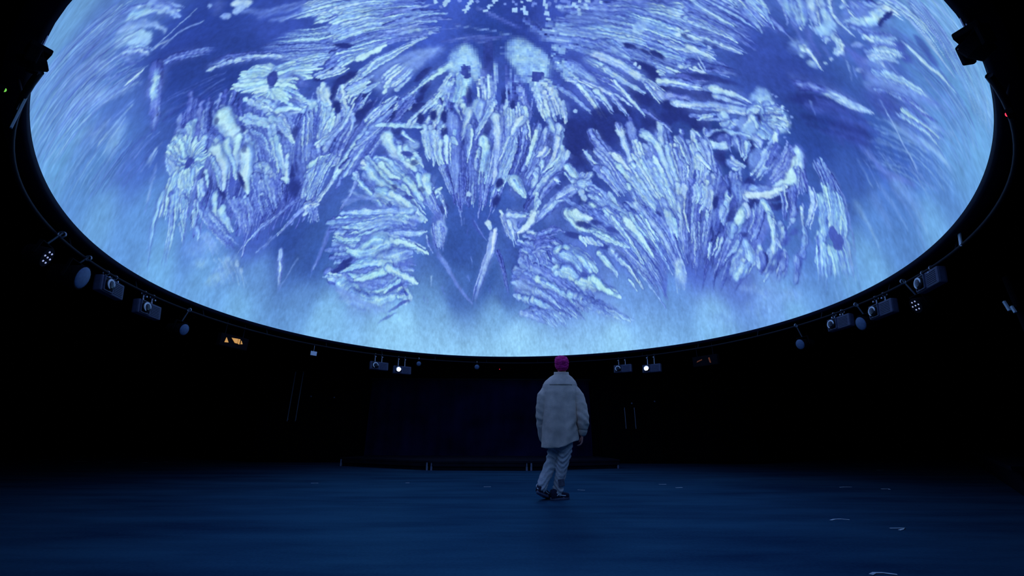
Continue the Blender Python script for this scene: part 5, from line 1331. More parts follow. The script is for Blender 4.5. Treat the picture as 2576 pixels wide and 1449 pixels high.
F 4 3.9 2.1 .82 t=.9 j=.6:1393,841 1409,829 1424,818|1399,859 1419,844 1439,829|1416,878 1432,872 1447,865
B 1459 807 15.2 12.1 1.26 .33 1 .15 .4 .1
B 1450 809 11.3 8.3 1.42 .33 1 .15 .4 .1
B 1470 806 11.5 8 1.38 .33 1 .15 .4 .1
B 1466 816 11.5 8 1.41 .33 1 .15 .4 .1
F 6 2.9 1.5 .55 k=s a=.7 j=.59:1406,883 1415,884 1421,879|1467,859 1486,846 1495,838
B 1453 553 33.4 11.4 -2 .66 .5 .9 .6 .6
B 1488 627 33 10.4 -1.89 .66 .5 .9 .6 .6
B 1425 518 33.5 12 -2.07 .66 .5 .9 .6 .6
F 14 2.5 1.6 .66 k=s a=.6 j=.95 t=.7:1186,1277 1210,1299 1249,1309|1178,1312 1198,1337 1224,1357|1136,1396 1157,1398 1186,1402
F 8 2.4 1.6 .3 k=s a=.6 j=1.19:1199,1269 1229,1280 1256,1282|1179,1317 1203,1328 1237,1335
F 3 5 2.7 .84 t=.7 sh=.3 tx=.7 j=.77:1196,1239 1212,1265 1229,1273|1190,1268 1204,1291 1216,1303|1190,1224 1197,1260 1215,1284
F 2 4.7 2 .9 t=.7 sh=.3 tx=.7 j=.79:1246,1225 1257,1237 1269,1256 1272,1280|1247,1229 1261,1248 1271,1271
B 1238 1260 10 9 2.51 .2 .6 .6 .5 0
B 1251 1264 10.2 8.9 1.91 .2 .6 .6 .5 0
F 3 3.9 2.4 .66 k=s a=.9 j=.78:1199,1258 1216,1265 1228,1272|1208,1281 1233,1278 1245,1287|1239,1281 1253,1288 1261,1299
B 1263 1207 16.3 6.5 1.88 .3 .9 .6 .4 0
B 1249 1212 16 6.6 1.88 .3 .9 .6 .4 0
F 3 4.1 2 .85 t=.7 sh=.3 j=.82:1255,1145 1253,1187 1259,1204|1267,1136 1266,1159 1269,1183
F 1 2.9 1.7 .85 j=0:1270,1154 1281,1152 1289,1152
F 4 12.4 6.2 .6 t=.7 k=s a=.8 j=.83:1282,1140 1298,1162 1307,1215|1289,1148 1303,1170 1306,1204
F 3 8.3 4.2 .66 t=.8 k=s a=.8 j=.83:1292,1156 1303,1183 1307,1220|1300,1090 1300,1133 1307,1155
F 1 5.4 2.9 .5 k=s a=.9 j=0:1299,1092 1299,1121 1306,1151 1319,1169
F 5 6.2 3.3 .62 t=.7 k=s a=.7 j=.83:1310,1154 1322,1165 1334,1190 1331,1229|1337,1111 1347,1137 1345,1179
F 4 8.3 4.2 .66 t=.8 k=s a=.7 j=.83:1349,1093 1362,1123 1368,1164 1377,1177|1355,1115 1363,1149 1371,1177
F 6 4.2 2.1 .3 k=s a=.5 j=.85:1318,1127 1329,1155 1344,1180|1330,1069 1350,1106 1370,1143
B 1318 1098 42.7 22 -1.66 .25 .7 .8 .3 0
B 1350 996 44.6 24.2 -1.86 .25 .7 .8 .3 0
F 2 2.2 1.5 .62 k=s a=.9 j=.87:1301,1095 1341,1090 1365,1088 1400,1095|1341,1093 1364,1091 1398,1091
F 3 2.8 1.8 .6 k=s a=.7 j=.81:1269,1150 1298,1154|1278,1220 1298,1237 1311,1249|1268,1270 1287,1280
F 5 6.7 4.5 .5 k=s a=.6 j=.9:1420,1003 1411,1060 1418,1085|1368,991 1395,995 1410,1029
F 8 3.2 2 .62 k=s a=.5 t=.6 j=.81:1312,1210 1331,1229 1355,1227|1280,1275 1295,1291 1323,1278
F 8 9.1 4.5 .58 k=s a=.5 t=.8 j=3.18:1418,1008 1438,1028 1461,1036|1419,1052 1431,1060 1448,1078|1442,889 1469,900 1493,898
F 10 3 2 .6 k=s a=.4 t=.7 j=1:1496,751 1523,750 1548,754|1473,858 1496,845 1519,838
B 1491 614 63.3 15.5 -1.92 .62 .4 .9 .7 .5
B 1416 409 68.7 18 -2.18 .62 .4 .9 .7 .5
B 1470 529 65.4 16.5 -2.02 .62 .4 .9 .7 .5
F 3 4.4 1.6 .8 t=.7 sh=.5 j=.99 tx=.8:1199,1245 1209,1269 1229,1276 1235,1284|1196,1282 1216,1293 1240,1293|1183,1326 1203,1336 1230,1330
F 5 4.1 1.6 .7 t=.7 sh=.5 j=1.02 tp=.3 tx=.8:1285,1117 1298,1154 1305,1192 1306,1223|1279,1144 1293,1180 1305,1217
F 4 3.7 1.7 .62 t=.6 sh=.4 j=1.04 tp=.3 tx=.8:1301,1095 1305,1141 1317,1160 1329,1182|1314,1148 1327,1171 1330,1206
F 4 4.1 1.7 .66 t=.8 sh=.4 j=1.24 tp=.3 tx=.8:1334,1109 1348,1139 1358,1167 1374,1180|1327,1139 1337,1174 1343,1207
F 3 2.8 1.6 .86 t=.7 sh=.4 tx=.8 j=.81:1243,1166 1242,1201 1247,1214|1257,1143 1253,1183 1259,1204
F 8 6.1 4.7 .2 k=s a=.7 j=1.88:1286,975 1304,1004 1329,1039|1296,940 1329,988 1351,1029|1328,913 1352,958 1373,1003
F 14 7.1 4.6 .94 t=.9 sh=.35 tx=.9 j=.92:336,914 330,932 312,953|324,909 312,929 297,953|318,899 302,918 287,942|313,888 293,908 267,940|311,880 294,888 283,895|313,872 311,852 319,818|321,875 332,855 341,826|330,884 344,873 357,861
F 4 7.1 4.7 .94 t=.9 sh=.3 tx=.9 j=.78:337,909 349,906 362,899|334,897 352,888 376,872
B 322 897 17.4 10 1.15 .2 1 .2 .35 .2
F 16 5.8 4.1 .92 t=.9 sh=.45 j=1.16:145,918 148,939 150,967|157,928 164,952 170,977|167,920 176,939 185,963|170,908 181,915 191,912|164,895 167,885 173,880|152,889 147,874 157,872
F 8 5.3 3.5 .9 t=.9 sh=.45 j=1.17:141,916 131,912 121,884|144,899 135,883 120,870|149,890 138,881 131,863
B 156 910 11.4 9.1 -2.92 .22 1 .3 .35 .2
"""
def picture():
    items=[]
    for l in PICTURE.strip().splitlines():
        if l[0]=='F':
            h,g=l[2:].split(':'); h=h.split(); o={}
            for kv in h[4:]:
                k,v=kv.split('='); o[k]=v if k=='k' else float(v)
            items.append(('F',[[[float(v) for v in p.split(',')] for p in gg.split()] for gg in g.split('|')],int(h[0]),float(h[1]),float(h[2]),float(h[3]),o))
        else: items.append(('B',)+tuple(float(v) for v in l[2:].split()))
    b=np.array([[float(v) for v in q.split(',')] for q in PICTURE_BASE.split(';')])
    return paint(items,(b[:,:2],b[:,2:]/255))


def build_dome():
    root = tag(empty('projection_dome', (0, 0, 0)), 'huge projection dome overhead glowing with a blue picture of coral-like tentacles', 'dome')
    pic = picture()
    n = 1025
    t = np.linspace(-1, 1, n); A, B = np.meshgrid(t, t)
    # square grid -> disc (equal area) -> half sphere
    with np.errstate(divide='ignore', invalid='ignore'):
        m = np.abs(A) > np.abs(B)
        r = np.where(m, A, B); ph = np.where(m, PI / 4 * B / A, PI / 2 - PI / 4 * A / B)
    ph = np.nan_to_num(ph, nan=0.0)
    u, v = r * np.cos(ph), r * np.sin(ph)
    rho = np.minimum(np.hypot(u, v), 1.0); phi = np.arctan2(u, v); th = 2 * np.arcsin(rho / math.sqrt(2))
    rr = rim_radius(phi)
    co = np.stack([CX + rr * np.sin(th) * np.sin(phi), CY + rr * np.sin(th) * np.cos(phi), RIM + R0 * np.cos(th)], -1).reshape(-1, 3).astype(np.float32)
    # picture sample for each point of the screen
    fx = np.clip(N / 2 + N / 2 * u - .5, 0, N - 1.01); fy = np.clip(N / 2 - N / 2 * v - .5, 0, N - 1.01)
    ix, iy = fx.astype(int), fy.astype(int); ax, ay = (fx - ix)[..., None], (fy - iy)[..., None]
    c = pic[iy, ix] * (1 - ax) * (1 - ay) + pic[iy, ix + 1] * ax * (1 - ay) + pic[iy + 1, ix] * (1 - ax) * ay + pic[iy + 1, ix + 1] * ax * ay
    c = lin(np.clip(c, 0, 1)).reshape(-1, 3)
    idx = np.arange(n * n).reshape(n, n)
    q = np.stack([idx[:-1, :-1], idx[:-1, 1:], idx[1:, 1:], idx[1:, :-1]], -1).reshape(-1, 4)
    me = bpy.data.meshes.new('screen')
    me.vertices.add(n * n); me.vertices.foreach_set('co', co.ravel())
    me.loops.add(q.size); me.loops.foreach_set('vertex_index', q.ravel().astype(np.int32))
    me.polygons.add(len(q)); me.polygons.foreach_set('loop_start', np.arange(0, q.size, 4, dtype=np.int32))
    me.update(calc_edges=True)
    at = me.attributes.new('picture', 'FLOAT_COLOR', 'POINT')
    at.data.foreach_set('color', np.concatenate([c, np.ones((len(c), 1))], 1).astype(np.float32).ravel())
    mt = bpy.data.materials.new('projected_picture'); mt.use_nodes = True; nt = mt.node_tree; nt.nodes.clear()
    a = nt.nodes.new('ShaderNodeAttribute'); a.attribute_name = 'picture'
    e = nt.nodes.new('ShaderNodeEmission'); e.inputs['Strength'].default_value = 1.0
    o = nt.nodes.new('ShaderNodeOutputMaterial')
    nt.links.new(a.outputs['Color'], e.inputs['Color']); nt.links.new(e.outputs['Emission'], o.inputs['Surface'])
    mt.cycles.emission_sampling = 'NONE'
    tag(mesh_obj('screen', me, mt, root, True), 'dome screen lit by a blue and white picture of branching tentacles')
    # dark outer shell, a little larger
    na, nb = 72, 18; vs = []; fs = []
    for i in range(nb + 1):
        t_ = (PI / 2) * i / nb
        for j in range(na):
            p = 2 * PI * j / na; R_ = float(rim_radius(p)) + .10
            vs.append((CX + R_ * math.sin(t_) * math.sin(p), CY + R_ * math.sin(t_) * math.cos(p), RIM + (R0 + .10) * math.cos(t_)))
    for i in range(nb):
        for j in range(na):
            fs.append((i * na + j, i * na + (j + 1) % na, (i + 1) * na + (j + 1) % na, (i + 1) * na + j))
    obj('outer_shell', vs, fs, M['shell'], root, True)
    # rim band that closes the gap between screen and shell
    prof = [(.004, .0), (.004, -.05), (.03, -.06), (.12, -.06), (.12, .06), (.10, .06)]
    na = 160; vs = []; fs = []
    for j in range(na):
        p = 2 * PI * j / na; R_ = float(rim_radius(p))
        for dr, dz in prof: vs.append((CX + (R_ + dr) * math.sin(p), CY + (R_ + dr) * math.cos(p), RIM + dz))
    k = len(prof)
    for j in range(na):
        for i in range(k - 1):
            fs.append((j * k + i, ((j + 1) % na) * k + i, ((j + 1) % na) * k + i + 1, j * k + i + 1))
    obj('rim_band', vs, fs, M['rimband'], root, True)
build_dome()

# ------------------------------------------------------------------ equipment ring below the rim
RING_R, RING_Z = 5.45, 2.71
def on_ring(phi_deg, r=RING_R, z=RING_Z):
    p = R(phi_deg); return Vector((CX + r * math.sin(p), CY + r * math.cos(p), z))
def face_rot(phi_deg, tilt=0.0):
    """local +Y towards the dome axis, tilted up"""
    p = R(phi_deg); return (Matrix.Rotation(PI - p, 4, 'Z') @ Matrix.Rotation(tilt, 4, 'X')).to_euler()

def build_ring():
    root = tag(empty('equipment_ring', (CX, CY, RING_Z)), 'thin dark pipe arc that hangs below the dome rim and carries lamps and projectors', 'pipe')
    a0, n, k = 150.0, 170, 8; vs = []; fs = []
    for i in range(n + 1):
        p = R(-a0 + 2 * a0 * i / n)
        for j in range(k):
            t = 2 * PI * j / k; r = RING_R + .017 * math.cos(t); vs.append((r * math.sin(p), r * math.cos(p), .017 * math.sin(t)))
    for i in range(n):
        for j in range(k): fs.append((i * k + j, i * k + (j + 1) % k, (i + 1) * k + (j + 1) % k, (i + 1) * k + j))
    fs += [tuple(range(k)), tuple(n * k + j for j in range(k - 1, -1, -1))]
    obj('ring_pipe', vs, fs, M['pipe'], root, True)
    for i in range(20):
        p = R(-a0 + 4 + (2 * a0 - 8) * i / 19); x, y = math.sin(p), math.cos(p)
        cyl('hanger', (RING_R * x, RING_R * y, 0), ((RING_R + .05) * x, (RING_R + .05) * y, RIM - RING_Z - .061), .008, M['pipe'], root, n=8)
build_ring()

def projector(phi, z, label, lit=False, tilt=8.0, size=1.0):
    root = tag(empty('projector', on_ring(phi, RING_R, z), face_rot(phi, R(tilt))), label, 'projector', 'projectors on the ring')
    root.scale = (size,) * 3
    w, d, h = .48, .09, .21
    box('casing', (0, 0, 0), (w, d, h), M['body'], root, .02)
    fy = d / 2
    bm = bmesh.new(); s = .088
    for a in range(4):                                     # frame round the lens bay
        c = (0.115 + (s if a == 0 else -s if a == 1 else 0), fy + .006, (s if a == 2 else -s if a == 3 else 0))
        add_box(bm, c, (.014 if a < 2 else 2 * s + .014, .02, .014 if a > 1 else 2 * s + .014), .003)
    bm_obj('lens_frame', bm, M['body'], root)
    box('lens_bay', (.115, fy + .002, 0), (2 * s, .008, 2 * s), M['bodydark'], root)
    bm = bmesh.new(); add_cyl(bm, (.115, fy, -.005), (.115, fy + .035, -.005), .074, .070, 28); lb = bm_obj('lens_barrel', bm, M['bodydark'], root, True)
    bm = bmesh.new(); add_arc(bm, (.115, fy + .036, -.005), .062, .015, R(-70), R(190)); bm_obj('lens_rim', bm, M['lensring'], lb, True)  # partial white arc shaped like the reflection round the lens
    bm = bmesh.new(); add_ball(bm, (.115, fy + .034, -.005), (.052, .012, .052)); bm_obj('lens_glass', bm, M['lit'] if lit else M['glass'], lb, True)
    bm = bmesh.new()
    for i in range(7): add_box(bm, (-.105, fy + .003, -.07 + .023 * i), (.18, .008, .008), .002)
    g = bm_obj('vent_grille', bm, M['body'], root)
    dz = (RING_Z - z) / size
    for x in (-.07, .11):
        c = cyl('clamp', (x, 0, h / 2), (x, 0, dz + .03), .012, M['clamp'], root, n=10)
        bm = bmesh.new(); add_ring(bm, (x, 0, dz), (1, 0, 0), .032, .009, 16, 6); bm_obj('clamp_hook', bm, M['clamp'], c, True)
        bm = bmesh.new(); add_cyl(bm, (x, .03, dz - .06), (x, .05, dz - .06), .014, None, 8); bm_obj('clamp_bolt', bm, M['clamp'], c)
    return root
projector(-105.3, 2.545, 'navy projector on the far left of the ring beside a round lamp')
projector(-96.6, 2.485, 'navy projector on the left of the ring, the one nearer the screen centre')
projector(88.4, 2.53, 'navy projector on the right of the ring between two round lamps')
projector(97.8, 2.50, 'navy projector on the right of the ring, middle one of three')
projector(108.7, 2.575, 'rightmost navy projector, high on the right of the ring')
projector(-39.0, 2.42, 'unlit projector on the ring left of the stage, next to a shining one')
projector(-32.4, 2.37, 'projector with a shining white lens on the ring left of the stage', lit=True)
projector(32.7, 2.43, 'unlit projector on the ring right of the pink-haired person')
projector(40.8, 2.37, 'projector with a shining white lens on the ring right of the pink-haired person', lit=True)

def round_lamp(phi, z, rad, label, tilt=-8.0, face='lampface'):
    root = tag(empty('stage_lamp', on_ring(phi, RING_R, z), face_rot(phi, R(tilt))), label, 'stage lamp', 'round stage lamps on the ring')
    bm = bmesh.new(); add_cyl(bm, (0, -.22, 0), (0, .0, 0), rad * .7, rad * 1.0, 20); add_cyl(bm, (0, .0, 0), (0, .05, 0), rad * 1.04, rad * 1.04, 20)
    bm_obj('housing', bm, M['lampbody'], root, False)
    bm = bmesh.new(); add_ball(bm, (0, .045, 0), (rad * .96, .03, rad * .96), None, 20, 10); bm_obj('front_glass', bm, M[face], root, True)
    bm = bmesh.new()
    t = rad * 1.22
    add_box(bm, (-t, -.05, .05), (.012, .03, rad * 1.6), .003); add_box(bm, (t, -.05, .05), (.012, .03, rad * 1.6), .003); add_box(bm, (0, -.05, .05 + rad * .8), (2 * t + .012, .03, .012), .003)
    bm_obj('yoke', bm, M['lampbody'], root)
    dz = RING_Z - z
    c = cyl('clamp', (0, -.05, .05 + rad * .8), (0, 0, dz + .02), .01, M['clamp'], root, n=8)
    bm = bmesh.new(); add_ring(bm, (0, 0, dz), (1, 0, 0), .03, .009, 16, 6); bm_obj('clamp_hook', bm, M['clamp'], c, True)
    return root
round_lamp(-112, 2.47, .135, 'dim round stage lamp, largest one at the far left of the ring')
round_lamp(-88.5, 2.38, .095, 'dim round stage lamp right of the two left projectors')
round_lamp(79.1, 2.36, .095, 'dim round stage lamp left of the three right projectors')
round_lamp(93.2, 2.41, .105, 'dim round stage lamp between two projectors on the right')
round_lamp(-10.6, 2.58, .07, 'small round lamp on the ring above the middle of the stage')
round_lamp(-27.9, 2.58, .065, 'faint small round lamp on the ring right of the shining left projector')

def led_lamp(phi, z, label, nled=7):
    root = tag(empty('led_lamp', on_ring(phi, RING_R, z), face_rot(phi, R(-12))), label, 'stage lamp', 'multi-diode lamps on the ring')
    bm = bmesh.new(); add_cyl(bm, (0, -.14, 0), (0, .02, 0), .085, .1, 20); bm_obj('housing', bm, M['lampbody'], root)
    for i in range(nled):
        a = 2 * PI * i / 6; r = 0 if i == 6 else .058
        bm = bmesh.new(); add_ball(bm, (r * math.cos(a), .022, r * math.sin(a)), (.010, .007, .010), None, 10, 6); bm_obj('diode', bm, M['led'], root, True)
    bm = bmesh.new()
    add_box(bm, (-.115, -.05, .06), (.01, .03, .14), .002); add_box(bm, (.115, -.05, .06), (.01, .03, .14), .002); add_box(bm, (0, -.05, .13), (.24, .03, .01), .002)
    bm_obj('yoke', bm, M['lampbody'], root)
    dz = RING_Z - z
    c = cyl('clamp', (0, -.05, .13), (0, 0, dz + .02), .01, M['clamp'], root, n=8)
    bm = bmesh.new(); add_ring(bm, (0, 0, dz), (1, 0, 0), .03, .009, 16, 6); bm_obj('clamp_hook', bm, M['clamp'], c, True)
    return root
led_lamp(-119.5, 2.44, 'lamp with a cluster of tiny white diodes at the far left of the ring')
led_lamp(104.6, 2.37, 'lamp with a cluster of tiny white diodes among the right projectors')

def moving_head(phi, z, label, turn, tilt, size, rad):
    """black moving-head lamp seen as a silhouette against the screen edge"""
    root = tag(empty('moving_head_lamp', on_ring(phi, rad, z), face_rot(phi, 0)), label, 'stage lamp', 'black lamp silhouettes at the near screen edge')
    root.scale = (size,) * 3
    box('base', (0, 0, .03), (.30, .24, .10), M['lampbody'], root, .02)
    q = Matrix.Rotation(turn, 3, 'Z')
    bm = bmesh.new()
    for s in (-1, 1): add_box(bm, q @ Vector((s * .15, 0, -.14)), (.05, .13, .30), .02, q)
    add_box(bm, q @ Vector((0, 0, -.02)), (.34, .14, .05), .02, q)
    y = bm_obj('yoke', bm, M['lampbody'], root)
    h = q @ Matrix.Rotation(tilt, 3, 'X')
    c = q @ Vector((0, 0, -.2)); bm = bmesh.new()
    a, b = c + h @ Vector((0, -.16, 0)), c + h @ Vector((0, .14, 0))
    add_cyl(bm, a, c, .085, .12, 18); add_cyl(bm, c, b, .12, .10, 18)
    hd = bm_obj('head', bm, M['lampbody'], root)
    cyl('head_lens', b, b + (h @ Vector((0, .012, 0))), .085, M['glass'], hd, n=18)
    for x in (-.08, .08):
        c = cyl('clamp', (x, 0, .08), (x, 0, (RIM - .055 - z) / size), .012, M['clamp'], root, n=8)
    return root
moving_head(154.4, 2.72, 'black moving lamp cutting into the bright screen at the upper right', .9, .9, .42, 5.50)
moving_head(-151.6, 2.72, 'black moving lamp cutting into the bright screen at the upper left', -.3, .4, .36, 5.50)

# small things on and around the ring
def plate(name, phi, z, s, m, label, cat, r=RING_R, tilt=0, roll=0):
    root = tag(empty(name, on_ring(phi, r, z), face_rot(phi, R(tilt))), label, cat)
    bm = bmesh.new(); add_box(bm, (0, .01, 0), (s[0], .012, s[1]), .002, Matrix.Rotation(R(roll), 3, 'Y')); bm_obj('panel', bm, m, root)
    c = cyl('hook', (0, 0, 0), (0, 0, RING_Z - z), .005, M['clamp'], root, n=6)
    return root
plate('white_card', -56.9, 2.51, (.15, .095), M['white'], 'small white card hanging from the ring left of the stage', 'card')
plate('pale_bracket', 117.3, 2.77, (.045, .15), M['pale'], 'pale slanted bracket on the right part of the dark ring', 'bracket', roll=-25)
plate('pale_bracket', -146, 2.62, (.03, .24), M['pale'], 'long pale bracket at the left edge beside the screen', 'bracket', roll=12)  # light reflected off a shiny tube, put in as a pale strip

def indicator(loc, m, r, label, size=(.05, .03, .03), rot=(0, 0, 0), n=1):
    root = tag(empty('indicator_light', loc, rot), label, 'indicator')
    box('housing', (0, .0, 0), size, M['lampbody'], root, .004)
    bm = bmesh.new(); add_ball(bm, (0, -size[1] / 2, 0), (r * n, r * .6, r), None, 10, 6); bm_obj('diode', bm, m, root, True)
    return root
indicator((3.050, 2.052, 2.624), M['red'], 0.01, 'glowing red dash at the right edge beside the dome rim', (0.07, 0.03, 0.04), (0, 0, -2.549), 2.2)
indicator((-2.976, 1.905, 2.642), M['green'], 0.012, 'tiny green light at the very left edge', (0.05, 0.03, 0.03), (0, 0, 2.572), 1)
indicator((-5.280, 4.994, 2.496), M['green'], 0.008, 'tiny green light left of the far left projector', (0.05, 0.03, 0.03), (0, 0, 1.860), 1)
indicator((-5.461, 5.837, 2.486), M['green'], 0.006, 'faint green speck left of the second left projector', (0.05, 0.03, 0.03), (0, 0, 1.704), 1)
indicator((-0.372, 13.030, 2.682), M['red'], .011, 'tiny red light on the wall above the stage, left of the person')
indicator((-5.370, 13.035, 1.815), M['knob'], .022, 'small pale stud on the back wall right of the left door')
sg = tag(empty('lit_bracket', (5.492, 4.388, 2.098), (0, 0, -1.950)), 'pair of pale metal strips on a dark post at the right edge', 'bracket')
cyl('post', (0, .05, -2.098), (0, .05, .35), .03, M['lampbody'], sg, n=12)
for x, z, h in ((-.045, .03, .12), (.03, -.03, .08)):
    bm = bmesh.new(); add_box(bm, (x, -.01, z), (.03, .02, h), .004, Matrix.Rotation(R(-14), 3, 'Y')); bm_obj('strip', bm, M['pale'], sg)
box('crossbar', (0, .012, 0), (.16, .03, .03), M['lampbody'], sg, .004)

# amber light through gaps beside the ring, built as glowing panes on a housing
def amber_gap_glow(loc, label, m, rot, s=1.0, pieces=()):
    root = tag(empty('amber_lamp', loc, rot), label, 'lamp')
    root.scale = (s,) * 3
    box('housing', (0, .06, 0), (.62, .10, .24), M['lampbody'], root, .02)
    for x in (-.2, .2): cyl('hanger', (x, .06, .12), (x, .06, RIM - .062 - loc[2]), .008, M['pipe'], root, n=8)
    for pts in pieces:
        n = len(pts); v = [(x, .0, z) for x, z in pts] + [(x, .03, z) for x, z in pts]
        f = [tuple(range(n)), tuple(range(2 * n - 1, n - 1, -1))] + [(i, n + i, n + (i + 1) % n, (i + 1) % n) for i in range(n)]
        obj('amber_pane', v, f, m, root)
    return root
amber_gap_glow((-5.320, 7.926, 2.429), 'housing with glowing amber panes below the dome rim on the left', M['amber'], (0, 0, 1.322), 1.0, [((-.22,-.05),(-.14,-.04),(-.20,.045)),((-.09,.06),(.05,.07),(.05,-.02),(.0,-.02)),((.065,.07),(.10,.07),(.10,-.03),(.065,-.02)),((.13,.05),(.17,-.01),(.13,-.02))])
amber_gap_glow((4.499, 9.748, 2.416), 'housing with faint reddish panes below the dome rim on the right', M['amberdim'], (0, 0, -0.955), 1.0, [((-.2,-.02),(-.06,.02),(-.06,.04),(-.18,.01)),((.10,.05),(.13,.06),(.15,-.07),(.12,-.06))])

# ------------------------------------------------------------------ doors and backdrop on the back wall
def door(name, x0, x1, z1, handles, knobs):
    root = empty(name, ((x0 + x1) / 2, 13.05, 0)); root['kind'] = 'structure'
    xm = (x0 + x1) / 2; w = (x1 - x0) / 2 - .012
    for s in (-1, 1): box('door_leaf', (s * (w / 2 + .006), -.03, z1 / 2), (w, .05, z1 - .02), M['door'], root, .004)
    bm = bmesh.new()
    add_box(bm, (x0 - xm - .04, -.035, z1 / 2), (.07, .07, z1), .004); add_box(bm, (x1 - xm + .04, -.035, z1 / 2), (.07, .07, z1), .004); add_box(bm, (0, -.035, z1 + .03), (x1 - x0 + .15, .07, .06), .004)
    bm_obj('door_frame', bm, M['door'], root)
    for x, za, zb in handles:
        bm = bmesh.new(); add_cyl(bm, (x - xm, -.12, za), (x - xm, -.12, zb), .011, None, 10)
        for z in (za + .06, zb - .06): add_cyl(bm, (x - xm, -.12, z), (x - xm, -.05, z), .008, None, 8)
        bm_obj('door_handle', bm, M['knob'], root)
    for x, z in knobs:
        bm = bmesh.new(); add_cyl(bm, (x - xm, -.05, z), (x - xm, -.085, z), .02, None, 12); add_ball(bm, (x - xm, -.095, z), (.028, .02, .028), None, 12, 8); bm_obj('door_knob', bm, M['knob'], root, True)
    return root
door('door_1', -7.45, -5.55, 2.72, [(-6.62, 1.12, 2.57), (-6.38, 1.12, 2.57)], [(-6.05, 1.84)])
door('door_2', 2.62, 4.42, 2.72, [(3.37, .95, 1.55), (3.66, .95, 1.55)], [(3.61, 1.67), (4.30, 1.73)])
bk = tag(empty('stage_backdrop', (-.95, 12.94, 0)), 'wide dark blue cloth backdrop hanging behind the low stage', 'backdrop')
rng0 = random.Random(4)
bm = bmesh.new(); nx, nz_ = 120, 6; W0, Z0, Z1 = 6.6, .003, 2.36; rows = []
for i in range(nx + 1):
    x = -W0 / 2 + W0 * i / nx; y = .018 * math.sin(i * .9) + .01 * math.sin(i * .37 + 1)
    rows.append([bm.verts.new((x, y, Z0 + (Z1 - Z0) * j / nz_)) for j in range(nz_ + 1)])
for i in range(nx):
    for j in range(nz_): bm.faces.new((rows[i][j], rows[i + 1][j], rows[i + 1][j + 1], rows[i][j + 1]))
g = bmesh.ops.solidify(bm, geom=bm.faces[:], thickness=.012)
bm_obj('cloth', bm, M['backdrop'], bk, True)
cyl('batten', (-W0 / 2 - .05, 0, Z1), (W0 / 2 + .05, 0, Z1), .025, M['pipe'], bk, n=10)

# ------------------------------------------------------------------ low stage: three decks side by side
def deck(corners, label, legs):
    cx = sum(p[0] for p in corners) / 4; cy = sum(p[1] for p in corners) / 4
    root = tag(empty('stage_deck', (cx, cy, 0)), label, 'stage deck', 'low black stage decks')
    L = [(x - cx, y - cy) for x, y in corners]
    slab('deck_top', L, .165, .205, M['deck'], None, root)
    slab('deck_frame', [(x * .985, y * .985) for x, y in L], .085, .165, M['deck'], None, root)
    for x, y in legs: cyl('leg', (x - cx, y - cy, 0), (x - cx, y - cy, .166), .024, M['steel'], root, n=12)
    # black skirt board set back from the front edge
    a, b = Vector((*L[0], 0)), Vector((*L[1], 0)); d = (b - a).normalized(); nn = Vector((-d.y, d.x, 0))
    p, q = a + d * .05 + nn * .07, b - d * .05 + nn * .07
    slab('skirt_board', [(p.x, p.y), (q.x, q.y), (q.x + nn.x * .02, q.y + nn.y * .02), (p.x + nn.x * .02, p.y + nn.y * .02)], .004, .09, M['deck'], None, root)
    return root
FA, FB, FC, FD = (-4.40, 11.55), (-1.86, 10.22), (.40, 10.22), (2.66, 11.05)
BA, BB, BC, BD = (-4.05, 12.75), (-1.86, 12.75), (.40, 12.75), (2.42, 12.75)
deck([FA, (FB[0] - .006, FB[1]), (BB[0] - .006, BB[1]), BA], 'left deck of the low black stage', [(FA[0] + .05, FA[1] + .0), (FB[0] - .05, FB[1] + .045), (BA[0] + .1, BA[1] - .1), (BB[0] - .1, BB[1] - .1)])
deck([FB, FC, BC, BB], 'middle deck of the low black stage', [(FB[0] + .05, FB[1] + .04), (FC[0] - .05, FC[1] + .04), (BB[0] + .1, BB[1] - .1), (BC[0] - .1, BC[1] - .1)])
deck([(FC[0] + .006, FC[1]), FD, BD, (BC[0] + .006, BC[1])], 'right deck of the low black stage beyond the walking person', [(FC[0] + .05, FC[1] + .045), (FD[0] - .05, FD[1] + .03), (BC[0] + .1, BC[1] - .1), (BD[0] - .1, BD[1] - .1)])

# dark platform along the right edge of the floor
rs = tag(empty('side_platform', (9.5, 9, 0)), 'low black platform along the right edge of the floor', 'platform')
rp = [(6.40, 5.80), (13.3, 13.0), (17.0, 13.0), (17.0, 5.8)]
slab('platform_top', [(x - 9.5, y - 9) for x, y in rp], .34, .40, M['deck'], None, rs)
slab('platform_base', [(x - 9.5 + .06, y - 9) for x, y in [(6.5, 5.86), (13.3, 12.94), (16.9, 12.94), (16.9, 5.86)]], 0, .34, M['deck'], None, rs)

# ------------------------------------------------------------------ tape marks on the floor
def tape(x, y, pts, w, label, group='pale tape marks on the floor'):
    o_v, o_f = [], []
    P = [Vector((px, py, 0)) for px, py in pts]
    for i, p in enumerate(P):
        d = (P[min(i + 1, len(P) - 1)] - P[max(i - 1, 0)]).normalized(); n = Vector((-d.y, d.x, 0)) * w / 2
        for s, z in ((-1, .0015), (1, .0015), (1, .004), (-1, .004)): o_v.append((p.x + n.x * s, p.y + n.y * s, z))
    for i in range(len(P) - 1):
        for k in range(4): o_f.append((i * 4 + k, i * 4 + (k + 1) % 4, i * 4 + 4 + (k + 1) % 4, i * 4 + 4 + k))
    o_f += [(3, 2, 1, 0), tuple(len(o_v) - 4 + k for k in range(4))]
    o = obj('tape_mark', o_v, o_f, M['tape']); o.location = (x, y, 0)
    return tag(o, label, 'tape mark', group)
tape(3.136, 4.497, [(-0.1, -0.03), (-0.03, 0.02), (0.04, 0.03), (0.1, 0.0)], 0.022, 'long bent tape mark right of the centre, nearer than the arrow-shaped one')
